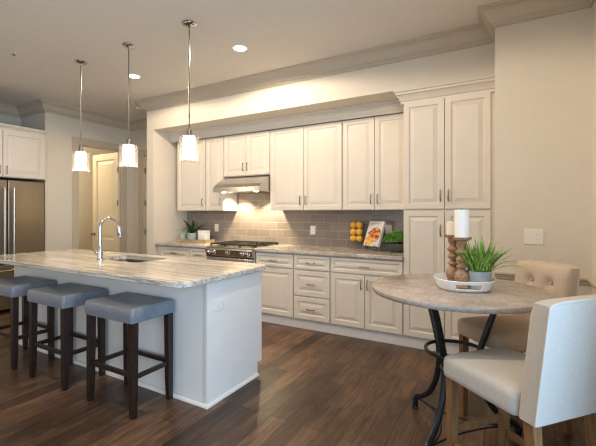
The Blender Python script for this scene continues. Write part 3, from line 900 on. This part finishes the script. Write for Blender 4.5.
# ------------------------------------------------------------------ pendants
def make_pendant(label):
    t = thing('pendant_lamp', label, 'pendant light', (0, 0, HC), 0, 'glass pendants above the island')
    bm = B(); lathe(bm, [(0.066, -0.0005), (0.066, -0.008), (0.060, -0.014), (0.052, -0.018), (0.020, -0.026), (0.008, -0.040)], 28); link('canopy', bm, M_CHROME, t, True)
    bm = B(); cyl(bm, (0, 0, 0), 0.0055, -0.935, -0.035, 10)
    for z in (-0.30, -0.56, -0.82): cyl(bm, (0, 0, 0), 0.0085, z - 0.018, z + 0.018, 10)
    link('rod', bm, M_NICKEL, t, True)
    bm = B(); lathe(bm, [(0.010, -0.935), (0.022, -0.945), (0.024, -0.995), (0.072, -1.000), (0.080, -1.002), (0.080, -1.006), (0.02, -1.007)], 24); link('socket_cap', bm, M_NICKEL, t, True)
    bm = B(); lathe(bm, [(0.084, -1.005), (0.086, -1.010), (0.086, -1.222), (0.080, -1.222), (0.080, -1.010), (0.084, -1.0055)], 32, cap0=False, cap1=False); link('outer_glass', bm, M_GLASS, t, True)['label'] = 'clear glass outer cylinder'
    bm = B(); lathe(bm, [(0.045, -1.0075), (0.055, -1.020), (0.057, -1.030), (0.057, -1.190), (0.052, -1.198), (0.047, -1.198), (0.052, -1.188), (0.052, -1.03)], 28, cap0=True, cap1=False); link('inner_shade', bm, M_SHADE, t, True)['label'] = 'glowing frosted inner cylinder'
    d = bpy.data.lights.new('pendant_bulb', 'POINT'); d.energy = PEND_W; d.color = WARM; d.shadow_soft_size = 0.05
    o = bpy.data.objects.new('pendant_bulb', d); COL.objects.link(o); o.parent = t; o.location = (0, 0, -1.235)
    return t
p1 = make_pendant('glass cylinder pendant farthest from the cabinets, seen before the doorway casing'); p1.location = (-4.127, 2.41, HC)
p2 = copy_tree(p1); p2.location = (-3.300, 2.405, HC); p2['label'] = 'middle glass cylinder pendant, hanging over the faucet'
p3 = copy_tree(p1); p3.location = (-2.458, 2.395, HC); p3['label'] = 'nearest glass cylinder pendant, seen against the cream cabinets'

# ------------------------------------------------------------------ recessed lights and smoke detectors
def make_can(label):
    t = thing('recessed_light', label, 'ceiling light', (0, 0, HC), 0, 'recessed ceiling lights')
    bm = B(); lathe(bm, [(0.088, -0.0005), (0.088, -0.005), (0.066, -0.008), (0.062, -0.004)], 28, cap1=False); link('trim_ring', bm, M_PLAST, t, True)
    bm = B(); lathe(bm, [(0.064, -0.003), (0.05, -0.0065), (0.003, -0.007)], 24); link('lens', bm, M_CAN, t, True)
    d = bpy.data.lights.new('can_lamp', 'SPOT'); d.energy = CAN_W * 4; d.color = WARM; d.spot_size = 3.0; d.spot_blend = 0.2; d.shadow_soft_size = 0.06
    o = bpy.data.objects.new('can_lamp', d); COL.objects.link(o); o.parent = t; o.location = (0, 0, -0.02)
    return t
c0 = make_can('glowing recessed light right of the nearest pendant'); c0.location = (-2.376, 3.008, HC)
for x, y, l in ((-3.994, 2.984, 'glowing recessed light beside the middle pendant rod'), (-0.75, 1.62, 'added recessed light above the dining side, out of view'), (-2.4, 0.9, 'added recessed light over the walkway, out of view'),
                (-4.0, 0.9, 'added recessed light before the island end, out of view')):
    c = copy_tree(c0); c.location = (x, y, HC); c['label'] = l
    if 'middle pendant' in l:
        dim = [k for k in c.children if k.type == 'LIGHT'][0]; dim.data = dim.data.copy(); dim.data.energy = CAN_W * 4 * 0.55
    if y < 2:  # unseen cans, added to light the dining side and the foreground
        lo = [k for k in c.children if k.type == 'LIGHT'][0]
        lo.data = lo.data.copy()
        lo.data.energy = CAN_W * 4 * (0.85 if x > -1 else 0.65 if x > -3 else 0.30)
t = thing('smoke_detector', 'small white disc on the ceiling by the end wall', 'smoke detector', (-5.12, 3.93, HC))
bm = B(); lathe(bm, [(0.065, -0.0005), (0.065, -0.02), (0.055, -0.035), (0.02, -0.038)], 24); link('housing', bm, M_PLAST, t, True)
bm = B(); lathe(bm, [(0.012, -0.0385), (0.010, -0.042), (0.002, -0.043)], 12); link('sensor', bm, M_SLOT, t)
t = thing('sprinkler_head', 'small sprinkler cap on the ceiling at the left', 'sprinkler', (-4.517, 1.936, HC))
bm = B(); lathe(bm, [(0.035, -0.0005), (0.035, -0.004), (0.012, -0.006)], 18); link('escutcheon', bm, M_PLAST, t, True)
bm = B(); lathe(bm, [(0.010, -0.006), (0.008, -0.020), (0.020, -0.022), (0.020, -0.025), (0.004, -0.026)], 14); link('deflector', bm, M_NICKEL, t, True)

# ------------------------------------------------------------------ refrigerator and the cabinet over it (faces +X)
FX = -6.03
t = thing('refrigerator', 'stainless steel French door refrigerator in the left alcove', 'refrigerator', (FX, 2.505, 0), PI / 2)
# local: x runs along world +Y, -y faces world +X
link('body', bx(-0.475, 0.05, 0.02, 0.475, 0.76, 1.835, 0.004, 1), M_DSTEEL, t)
for s in (-1, 1):
    x0, x1 = (-0.473, -0.004) if s < 0 else (0.004, 0.473)
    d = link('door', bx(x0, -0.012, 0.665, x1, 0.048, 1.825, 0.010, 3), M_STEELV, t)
    hx = s * 0.055
    bm = B(); tube(bm, [(hx, -0.065, 0.78), (hx, -0.065, 1.72)], 0.013, 12)
    for z in (0.82, 1.68): tube(bm, [(hx, -0.012, z), (hx, -0.063, z)], 0.009, 8)
    link('handle', bm, M_STEEL, d, True)
for z0, z1 in ((0.345, 0.655), (0.035, 0.335)):
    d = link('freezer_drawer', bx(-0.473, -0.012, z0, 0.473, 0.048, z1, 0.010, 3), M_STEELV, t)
    hz = z1 - 0.075
    bm = B(); tube(bm, [(-0.40, -0.065, hz), (0.40, -0.065, hz)], 0.013, 12)
    for x in (-0.36, 0.36): tube(bm, [(x, -0.012, hz), (x, -0.063, hz)], 0.009, 8)
    link('handle', bm, M_STEEL, d, True)
t = cabinet('upper_cabinet', 'cream two door cabinet above the refrigerator', 0, 1.11, 0, 0.74, 1.865, 2.525,
            [('door', 0.02, 1.875, 0.552, 2.51, (0.515, 1.965, True)), ('door', 0.558, 1.875, 1.090, 2.51, (0.595, 1.965, True))], None, PI / 2, loc=(-6.03, 2.452, 1.865))
bm = B(); sweep(bm, [(0.555, 0.022), (-0.555, 0.022)], [(0, 0.640), (0.018, 0.640), (0.018, 0.662), (0.030, 0.685), (0.050, 0.700), (0.058, 0.715), (0.058, 0.728), (0, 0.728)])
link('crown', bm, M_CAB, t)

# ------------------------------------------------------------------ things on the counters
def leaf(bm, base, az, length, width, rise, droop, n=7, fold=0.25, twist=0.0):
    """one curved strap leaf with a folded cross-section"""
    d = Vector((math.cos(az), math.sin(az), 0)); sd = Vector((-d.y, d.x, 0))
    prev = None
    for i in range(n + 1):
        s = i / n
        p = Vector(base) + d * (length * s * math.cos(rise) * (1 + 0.15 * s)) + Vector((0, 0, length * (s * math.sin(rise) - droop * s * s)))
        w = width * (0.55 + 1.2 * s - 0.3 * s * s) * (1 - s ** 3) if i < n else 0.0006
        sv = sd * w * 0.5
        row = [bm.verts.new(p - sv + Vector((0, 0, fold * w * 0.5))), bm.verts.new(p), bm.verts.new(p + sv + Vector((0, 0, fold * w * 0.5)))]
        if prev:
            bm.faces.new((prev[0], prev[1], row[1], row[0])); bm.faces.new((prev[1], prev[2], row[2], row[1]))
        prev = row

ZC = 0.930
t = thing('serving_tray', 'shallow wooden tray on the counter left of the range', 'tray', (-4.245, 4.255, ZC), 0)
bm = B(); box(bm, -0.315, -0.10, 0.0005, 0.315, 0.10, 0.012)
for y in (-0.10, 0.088): box(bm, -0.315, y, 0.012, 0.315, y + 0.012, 0.036)
for x in (-0.315, 0.303): box(bm, x, -0.088, 0.012, x + 0.012, 0.088, 0.036)
link('tray_body', bm, M_TRAYW, t)
zt = ZC + 0.0125
def cup(name, label, cat, loc, r, hgt, mat):
    t = thing(name, label, cat, loc)
    bm = B(); lathe(bm, [(r * 0.82, 0.0), (r * 0.9, 0.004), (r, hgt * 0.9), (r, hgt), (r - 0.005, hgt), (r * 0.86, 0.01)], 24, cap1=True); link('pot', bm, mat, t, True)
    return t
cup('ceramic_cup', 'small empty pale blue pot at the left end of the wooden tray', 'pot', (-4.47, 4.235, zt), 0.058, 0.105, M_MINT)
t = cup('potted_plant', 'dark green strappy plant in a pale blue pot on the wooden tray', 'potted plant', (-4.285, 4.235, zt), 0.072, 0.118, M_MINT)
bm = B(); lathe(bm, [(0.064, 0.095), (0.05, 0.102), (0.004, 0.104)], 20); link('soil', bm, M_SOIL, t)
bm = B(); rnd = random.Random(3)
for i in range(26):
    leaf(bm, (rnd.uniform(-0.015, 0.015), rnd.uniform(-0.015, 0.015), 0.10), i * 2.4 + rnd.uniform(-0.3, 0.3), rnd.uniform(0.24, 0.36), rnd.uniform(0.028, 0.040), rnd.uniform(0.5, 1.35), rnd.uniform(0.1, 0.55))
link('foliage', bm, M_LEAF, t, True)
t = thing('ceramic_canister', 'white square canister at the right end of the wooden tray', 'canister', (-4.048, 4.245, zt))
bm = B(); rings = [[(x, y, z) for x, y in rrect(-w2, -w2 * 0.7, w2, w2 * 0.7, 0.018, 4)] for w2, z in ((0.072, 0.0), (0.078, 0.006), (0.082, 0.130), (0.078, 0.135))]
loft(bm, rings); link('body', bm, M_CERAM, t, True)
bm = B(); rings = [[(x, y, z) for x, y in rrect(-w2, -w2 * 0.7, w2, w2 * 0.7, 0.018, 4)] for w2, z in ((0.075, 0.1355), (0.083, 0.139), (0.083, 0.156), (0.077, 0.161))]
loft(bm, rings); link('lid', bm, M_CERAM, t, True)

# vase of oranges
vx, vy = -1.612, 4.335
t = thing('glass_vase', 'clear footed glass vase filled with oranges on the long counter', 'vase', (vx, vy, ZC))
bm = B(); lathe(bm, [(0.048, 0.0005), (0.050, 0.004), (0.016, 0.014), (0.012, 0.035), (0.040, 0.062), (0.086, 0.085), (0.0945, 0.13), (0.0945, 0.345), (0.0915, 0.345), (0.0915, 0.13), (0.083, 0.088), (0.038, 0.068), (0.004, 0.060)], 28)
link('glass', bm, M_VASE, t, True)
r = 0.0410
k = 0
names = ['lower', 'middle', 'upper']
for lv in range(3):
    for s, w in ((0, 'left'), (1, 'right'), (2, 'rear')):
        a = -2.70 + s * 2 * PI / 3
        ox, oy = vx + 0.0485 * math.cos(a), vy + 0.0485 * math.sin(a)
        oz = ZC + 0.128 + lv * 0.0835
        tt = thing('orange', 'orange in the %s layer of the glass vase, on its %s side' % (names[lv], w), 'orange', (ox, oy, oz), lv + s, 'oranges in the glass vase')
        bm = B(); bmesh.ops.create_uvsphere(bm, u_segments=18, v_segments=12, radius=r); link('fruit', bm, M_ORANGE, tt, True, 2)
        bm = B(); lathe(bm, [(0.004, r * 0.99), (0.003, r * 1.03), (0.0005, r * 1.04)], 8); link('stem_end', bm, M_HERB, tt)

# cookbook on a wire stand
t0 = thing('book_stand', 'black wire easel holding the cookbook on the long counter', 'book stand', (-1.365, 4.21, ZC), -0.42)
bm = B()
for s in (-0.07, 0.07):
    tube(bm, [(s, -0.062, 0.072), (s, -0.060, 0.050), (s, -0.012, 0.048), (s, 0.036, 0.180)], 0.004, 8)
    tube(bm, [(s, -0.012, 0.048), (s, -0.045, 0.0045)], 0.004, 8)
tube(bm, [(-0.07, 0.036, 0.180), (0.07, 0.036, 0.180)], 0.004, 8)
tube(bm, [(-0.07, -0.012, 0.048), (0.07, -0.012, 0.048)], 0.004, 8)
link('easel_frame', bm, M_IRON, t0, True)
bm = B(); tube(bm, [(0, 0.036, 0.180), (0, 0.135, 0.0045)], 0.004, 8); link('back_leg', bm, M_IRON, t0, True)
t = thing('cookbook', 'cookbook with a fruit bowl photo on its cover, leaning on a wire easel', 'book', (-1.365, 4.21, ZC), -0.42)
lean = Matrix.Translation((0, -0.048, 0.058)) @ Matrix.Rotation(-0.38, 4, 'X')
def bookpart(bm): bmesh.ops.transform(bm, matrix=lean, verts=bm.verts[:]); return bm
bw, bh = 0.112, 0.305
bm = B(); box(bm, -bw, -0.004, 0, bw, -0.0005, bh); box(bm, -bw, 0.0235, 0, bw, 0.027, bh); box(bm, -bw - 0.003, -0.004, 0, -bw, 0.027, bh)
cov = link('cover', bookpart(bm), M_COVER, t)
bm = B(); box(bm, -bw + 0.002, 0.0, 0.003, bw - 0.004, 0.023, bh - 0.003); link('pages', bookpart(bm), M_PAPER, t)
# cover picture and title bars
def disc(bm, cx, cz, r, y, n=14):
    lathe(bm, [(r, y), (r, y - 0.0004)], n, (cx, 0, cz), axis='Y')
bm = B()
pic = []
def dot(cx, cz, rr, y, mi):
    n0 = len(bm.faces); disc(bm, cx, cz, rr, y, 12 if mi else 26); bm.faces.ensure_lookup_table()
    for f in bm.faces[n0:]: f.material_index = mi
dot(0.015, 0.140, 0.088, -0.0041, 0)
rnd = random.Random(5)
for i in range(90):
    a = rnd.uniform(0, 2 * PI); q = 0.080 * math.sqrt(rnd.random())
    dot(0.008 + q * math.cos(a), 0.132 + q * math.sin(a), rnd.uniform(0.009, 0.019), -0.0046 - 0.0002 * (i % 6), 1 + ((i * 7) % 3 if i % 5 else 0))
for i in range(34):
    dot(rnd.uniform(-0.098, 0.0), rnd.uniform(0.020, 0.10), rnd.uniform(0.010, 0.018), -0.0046 - 0.0002 * (i % 6), 1 + i % 3 % 2)
pic = link('cover_picture', bookpart(bm), M_FDRK, cov)
for mm in (M_FYEL, M_FORG, M_FRED): pic.data.materials.append(mm)
bm = B(); box(bm, -0.085, -0.0044, 0.277, 0.06, -0.0041, 0.285); box(bm, -0.085, -0.0044, 0.258, 0.085, -0.0041, 0.262)
link('title_line', bookpart(bm), M_INK, cov)

# bowl of herbs
t = thing('herb_bowl', 'leafy green herbs growing in a dark bowl beside the pantry', 'potted herbs', (-1.094, 4.205, ZC))
bm = B(); lathe(bm, [(0.075, 0.0005), (0.080, 0.004), (0.112, 0.045), (0.125, 0.085), (0.127, 0.098), (0.120, 0.098), (0.106, 0.05), (0.07, 0.015)], 30); link('bowl', bm, M_BOWL, t, True)
bm = B(); lathe(bm, [(0.116, 0.075), (0.08, 0.10), (0.03, 0.11), (0.004, 0.112)], 20); link('soil', bm, M_SOIL, t)
bm = B(); rnd = random.Random(11)
for i in range(1350):
    a = rnd.uniform(0, 2 * PI); q = math.sqrt(rnd.random())
    R = 0.150 * q
    zz = 0.10 + 0.125 * math.sqrt(max(0, 1 - q * q)) * rnd.uniform(0.72, 1.05) + rnd.uniform(-0.008, 0.012)
    p = Vector((R * math.cos(a), R * math.sin(a), zz))
    s = rnd.uniform(0.008, 0.014)
    M = Matrix.Translation(p) @ Matrix.Rotation(rnd.uniform(0, 6.3), 4, 'Z') @ Matrix.Rotation(rnd.uniform(-0.9, 0.9), 4, 'X') @ Matrix.Rotation(rnd.uniform(-0.5, 0.5), 4, 'Y')
    vs = [bm.verts.new(M @ Vector(c)) for c in ((0, -s, 0), (s * 0.6, -s * 0.1, s * 0.2), (s * 0.45, s * 0.7, s * 0.2), (0, s * 1.1, -s * 0.1), (-s * 0.45, s * 0.7, s * 0.2), (-s * 0.6, -s * 0.1, s * 0.2))]
    bm.faces.new((vs[0], vs[1], vs[2], vs[3])); bm.faces.new((vs[0], vs[3], vs[4], vs[5]))
me_o = link('foliage', bm, M_HERB, t)

# ------------------------------------------------------------------ round table
TX, TY = -0.278, 2.440
ZTOP = 0.920
t = thing('round_table', 'round stone topped counter height table on a wrought iron base', 'table', (TX, TY, 0))
bm = B(); lathe(bm, [(0.470, 0.886), (0.492, 0.888), (0.498, 0.894), (0.500, 0.903), (0.500, 0.912), (0.497, 0.918), (0.491, 0.920)], 72); link('tabletop', bm, M_STONE, t, True)
prof = [(0.300, 0.884), (0.255, 0.82), (0.212, 0.72), (0.172, 0.61), (0.145, 0.52), (0.142, 0.42), (0.168, 0.30), (0.225, 0.19), (0.300, 0.125), (0.350, 0.100), (0.373, 0.070), (0.378, 0.012)]
LEGS = (140, 252, 388)
for k in range(3):
    a = math.radians(LEGS[k])
    ca, sa = math.cos(a), math.sin(a)
    bm = B(); pts = spline([(q * ca, q * sa, z) for q, z in prof], 5)
    tube(bm, pts, [0.0185] * len(pts), 12)
    lg = link('leg', bm, M_WIRON, t, True)
    bm = B(); lathe(bm, [(0.018, 0.0005), (0.022, 0.004), (0.022, 0.014), (0.018, 0.02), (0.019, 0.06), (0.024, 0.064), (0.024, 0.074), (0.018, 0.078)], 14, (0.378 * ca, 0.378 * sa, 0)); link('foot', bm, M_WIRON, lg, True)
    bm = B(); lathe(bm, [(0.021, -0.010), (0.026, -0.006), (0.026, 0.006), (0.021, 0.010)], 14, (0.1425 * ca, 0.1425 * sa, 0.472)); link('collar', bm, M_NICKEL, lg, True)
bm = B(); ringp = [(0.172 * math.cos(2 * PI * i / 48), 0.172 * math.sin(2 * PI * i / 48), 0.535) for i in range(49)]
tube(bm, ringp, 0.011, 10, False); link('ring', bm, M_WIRON, t, True)
for k in range(3):
    a0 = math.radians(LEGS[k]); a1 = math.radians(LEGS[(k + 1) % 3] + (360 if k == 2 else 0)); am = (a0 + a1) / 2
    p0 = Vector((0.372 * math.cos(a0), 0.372 * math.sin(a0), 0.085)); p1 = Vector((0.372 * math.cos(a1), 0.372 * math.sin(a1), 0.085)); pm = Vector((0.085 * math.cos(am), 0.085 * math.sin(am), 0.085))
    ctrl = pm * 2 - (p0 + p1) * 0.5
    bm = B(); tube(bm, [p0 * (1 - s) ** 2 + ctrl * 2 * s * (1 - s) + p1 * s * s for s in [i / 20 for i in range(21)]], 0.0055, 8); link('tie_rod', bm, M_WIRON, t, True)
bm = B(); lathe(bm, [(0.29, 0.870), (0.29, 0.885), (0.32, 0.885), (0.32, 0.870)], 40, cap0=False, cap1=False); bm.faces.ensure_lookup_table(); link('top_ring', bm, M_WIRON, t, True)

# white oval tray with cut-out handles
t = thing('oval_tray', 'white oval tray with slot handles at the middle of the round table', 'tray', (-0.235, 2.430, ZTOP), 0.30)
bm = B()
N = 96
prof = [(0.90, 0.0008), (0.96, 0.004), (1.0, 0.016), (1.075, 0.046), (1.115, 0.062), (1.10, 0.065), (1.055, 0.048), (0.975, 0.018), (0.935, 0.009), (0.90, 0.007)]
ax, ay = 0.150, 0.150
V = [[bm.verts.new((ax * q * (abs(math.cos(a)) ** 0.85) * (1 if math.cos(a) >= 0 else -1), ay * q * (abs(math.sin(a)) ** 0.85) * (1 if math.sin(a) >= 0 else -1), z)) for a in [2 * PI * i / N for i in range(N)]] for q, z in prof]
def in_slot(i):
    a = 360.0 * (i + 0.5) / N
    return abs(a - 270) < 21 or abs(a - 90) < 21
for k in range(len(prof) - 1):
    for i in range(N):
        j = (i + 1) % N
        if k in (2, 6) and in_slot(i): continue
        bm.faces.new((V[k][i], V[k][j], V[k + 1][j], V[k + 1][i]))
for i in range(N):       # walls of the slots join the outer and the inner skin
    j = (i + 1) % N
    if in_slot(i):
        bm.faces.new((V[2][i], V[2][j], V[7][j], V[7][i])); bm.faces.new((V[3][i], V[3][j], V[6][j], V[6][i]))
        if not in_slot(i - 1): bm.faces.new((V[2][i], V[3][i], V[6][i], V[7][i]))
        if not in_slot(j): bm.faces.new((V[2][j], V[3][j], V[6][j], V[7][j]))
bm.faces.new(V[0][::-1]); bm.faces.new(V[-1])
link('tray_body', bm, M_CERAM, t, True, 0.8)
ZY = ZTOP + 0.0075
def holder(label, x, y, hgt, seed):
    t = thing('candle_holder', label, 'candle holder', (x, y, ZY))
    k = hgt / 0.30
    pr = [(0.030, 0.0), (0.041, 0.003), (0.042, 0.010), (0.034, 0.018), (0.030, 0.028), (0.040, 0.048), (0.043, 0.066), (0.036, 0.088), (0.021, 0.108), (0.019, 0.114), (0.030, 0.122), (0.031, 0.128), (0.020, 0.138), (0.018, 0.150), (0.026, 0.158), (0.034, 0.166), (0.034, 0.172), (0.024, 0.182), (0.019, 0.192), (0.028, 0.202), (0.035, 0.210), (0.034, 0.217), (0.022, 0.228), (0.020, 0.240), (0.026, 0.252), (0.030, 0.262), (0.028, 0.272), (0.034, 0.280)]
    bm = B(); lathe(bm, [(r_, z * k) for r_, z in pr], 24); link('turned_stem', bm, M_TURN, t, True)
    bm = B(); lathe(bm, [(0.034, 0.2805 * k), (0.050, 0.284 * k), (0.054, 0.292 * k), (0.054, 0.300 * k), (0.050, 0.300 * k), (0.046, 0.296 * k), (0.004, 0.296 * k)], 28); link('drip_plate', bm, M_TURN, t, True)
    return 0.2965 * k
def candle(label, x, y, z, r_, hgt, mat):
    t = thing('pillar_candle', label, 'candle', (x, y, z))
    bm = B(); lathe(bm, [(r_ - 0.002, 0.0), (r_, 0.002), (r_, hgt - 0.003), (r_ - 0.003, hgt), (r_ * 0.6, hgt - 0.004), (0.004, hgt - 0.005)], 28); link('wax', bm, mat, t, True)
    bm = B(); cyl(bm, (0, 0, 0), 0.0016, hgt - 0.004, hgt + 0.010, 6); link('wick', bm, M_WICK, t)
hx_, hy_ = -0.238, 2.390
zh = holder('turned wooden candle holder standing in front, under the tall white candle', hx_, hy_, 0.300, 1)
candle('tall white pillar candle on the front wooden holder', hx_, hy_, ZY + zh + 0.0005, 0.0400, 0.165, M_WAX)
hx_, hy_ = -0.298, 2.492
zh = holder('turned wooden candle holder standing behind, under the short cream candle', hx_, hy_, 0.308, 2)
candle('short cream pillar candle on the rear wooden holder', hx_, hy_, ZY + zh + 0.0005, 0.0375, 0.085, M_WAX2)

t = thing('potted_plant', 'bushy green grass in a blue grey pot on the white tray', 'potted plant', (-0.148, 2.430, ZY))
bm = B(); lathe(bm, [(0.058, 0.0), (0.061, 0.003), (0.068, 0.098), (0.069, 0.104), (0.063, 0.104), (0.059, 0.02)], 32); link('pot', bm, M_POT, t, True)
bm = B(); lathe(bm, [(0.062, 0.088), (0.04, 0.094), (0.004, 0.095)], 20); link('soil', bm, M_SOIL, t)
bm = B(); rnd = random.Random(21)
for i in range(170):
    a = rnd.uniform(0, 2 * PI); q = 0.054 * math.sqrt(rnd.random())
    leaf(bm, (q * math.cos(a), q * math.sin(a), 0.088), a + rnd.uniform(-0.5, 0.5), rnd.uniform(0.13, 0.245), rnd.uniform(0.008, 0.014), rnd.uniform(0.95, 1.5), rnd.uniform(0.02, 0.34), 6, 0.5)
for az, L, rs, dr in ((-0.25, 0.27, 0.75, 0.55), (0.35, 0.24, 0.9, 0.5), (0.0, 0.22, 1.0, 0.3), (0.7, 0.23, 1.05, 0.35)):
    leaf(bm, (0.05, 0.0, 0.09), az, L, 0.013, rs, dr, 9, 0.5)
link('foliage', bm, M_GRASS, t, True)

# ------------------------------------------------------------------ dining chairs (local +Y = front)
def seat_mesh():
    bm = B()
    hw, y0, y1 = 0.212, -0.185, 0.252
    base = rrect(-hw, y0, hw, y1, 0.035, 5)
    cx, cy = 0, (y0 + y1) / 2
    def sc(f, z): return [(cx + (x - cx) * f, cy + (y - cy) * f, z) for x, y in base]
    rings = [sc(0.975, 0.548), sc(0.995, 0.552), sc(1.0, 0.570), sc(1.0, 0.615), sc(0.988, 0.634), sc(0.95, 0.645), sc(0.80, 0.658), sc(0.55, 0.668), sc(0.25, 0.672)]
    loft(bm, rings)
    return bm

def back_mesh(buttons):
    """upholstered back: front face tufted at +Y side, plain rear"""
    bm = B()
    hw, z0, z1 = 0.205, 0.552, 1.035
    nx, nz = 40, 34
    def lean(z): return -0.060 * (z - z0) / (z1 - z0)
    def edge(u, v):
        # pillow rounding near the rim
        a = min(1.0, (1 - abs(u)) / 0.16); b = min(1.0, (1 - v) / 0.16)
        f = lambda q: math.sqrt(max(0.0, 1 - (1 - q) ** 2))
        return f(a) * f(b)
    rows_f, rows_b = [], []
    for j in range(nz + 1):
        v = j / nz
        z = z0 + (z1 - z0) * v
        rf, rb = [], []
        for i in range(nx + 1):
            u = -1 + 2 * i / nx
            # slight scoop of the top corners
            x = u * hw
            zz = z - 0.010 * (abs(u) ** 6) * v ** 4
            e = edge(u, v)
            yf = -0.197 + 0.020 * e
            for bxx, bz in buttons:
                d2 = ((x - bxx) ** 2 + (z - bz) ** 2)
                yf -= 0.030 * math.exp(-d2 / 0.0011)
                # diagonal pull lines
                for sx in (-1, 1):
                    dx, dz = x - bxx, z - bz
                    along = (sx * dx * 0.55 - dz * 0.83); across = abs(sx * dx * 0.83 + dz * 0.55)
                    if 0 < along < 0.16: yf -= 0.011 * math.exp(-(across / 0.011) ** 2) * (1 - along / 0.16)
            yb = -0.262 - 0.004 * e
            rf.append(bm.verts.new((x, yf + lean(z), zz))); rb.append(bm.verts.new((x, yb + lean(z), zz)))
        rows_f.append(rf); rows_b.append(rb)
    for j in range(nz):
        for i in range(nx):
            bm.faces.new((rows_f[j][i], rows_f[j][i + 1], rows_f[j + 1][i + 1], rows_f[j + 1][i]))
            bm.faces.new((rows_b[j][i + 1], rows_b[j][i], rows_b[j + 1][i], rows_b[j + 1][i + 1]))
        for i in (0, nx):
            bm.faces.new((rows_f[j][i], rows_f[j + 1][i], rows_b[j + 1][i], rows_b[j][i]))
    for i in range(nx):
        bm.faces.new((rows_f[nz][i], rows_f[nz][i + 1], rows_b[nz][i + 1], rows_b[nz][i]))
        bm.faces.new((rows_f[0][i + 1], rows_f[0][i], rows_b[0][i], rows_b[0][i + 1]))
    return bm, lean

def make_chair(label, loc, rz, fab):
    t = thing('dining_chair', label, 'chair', loc, rz, 'chairs at the round table')
    link('seat', seat_mesh(), fab, t, True, 1.2)
    buttons = [(-0.072, 0.915), (0.072, 0.915), (0.0, 0.785)]
    bm, lean = back_mesh(buttons)
    bk = link('backrest', bm, fab, t, True, 0.9)
    for bx_, bz in buttons:
        b2 = B(); bmesh.ops.create_uvsphere(b2, u_segments=12, v_segments=8, radius=0.010)
        bmesh.ops.transform(b2, matrix=Matrix.Translation((bx_, -0.2020 + lean(bz), bz)) @ Matrix.Diagonal((1, 0.55, 1, 1)), verts=b2.verts[:])
        link('button', b2, fab, bk, True, 2)
    pz = [0.556 + (1.018 - 0.556) * i / 14 for i in range(15)]
    pts = [(-0.2055, -0.262 + lean(z), z) for z in pz] + [(-0.192, -0.262 + lean(1.034), 1.030)] + [(x, -0.2625 + lean(1.035), 1.0365) for x in (-0.15, -0.08, 0, 0.08, 0.15)] + [(0.192, -0.262 + lean(1.034), 1.030)] + [(0.2055, -0.262 + lean(z), z) for z in pz[::-1]]
    bm = B(); tube(bm, pts, 0.0042, 8); link('piping', bm, M_PIPE, bk, True)
    for sx in (-1, 1):
        for y, slant in ((0.214, 0.0), (-0.222, -0.045)):
            bm = B(); x = sx * 0.172
            rr = []
            for z, hw2 in ((0.0, 0.016), (0.5475 if slant == 0 else 0.5515, 0.0225)):
                yy = y + slant * (1 - z / 0.55)
                rr.append([(x - hw2, yy - hw2, z), (x + hw2, yy - hw2, z), (x + hw2, yy + hw2, z), (x - hw2, yy + hw2, z)])
            loft(bm, rr); link('leg', bm, M_OAK, t)
        link('stretcher', bx(sx * 0.172 - 0.010, -0.218, 0.185, sx * 0.172 + 0.010, 0.194, 0.222, 0.002, 1), M_OAK, t)
    link('stretcher', bx(-0.153, 0.206, 0.262, 0.153, 0.226, 0.298, 0.002, 1), M_OAK, t)
    link('stretcher', bx(-0.153, -0.258, 0.200, 0.153, -0.236, 0.238, 0.002, 1), M_OAK, t)
    return t
make_chair('pale linen chair nearest the viewer, its back turned to the window light', (0.029, 2.007, 0), math.radians(48.6), M_LINEN2)
make_chair('beige tufted chair facing the viewer, tucked behind the round table by the plain wall', (0.012, 2.788, 0), math.radians(133.4), M_LINEN)
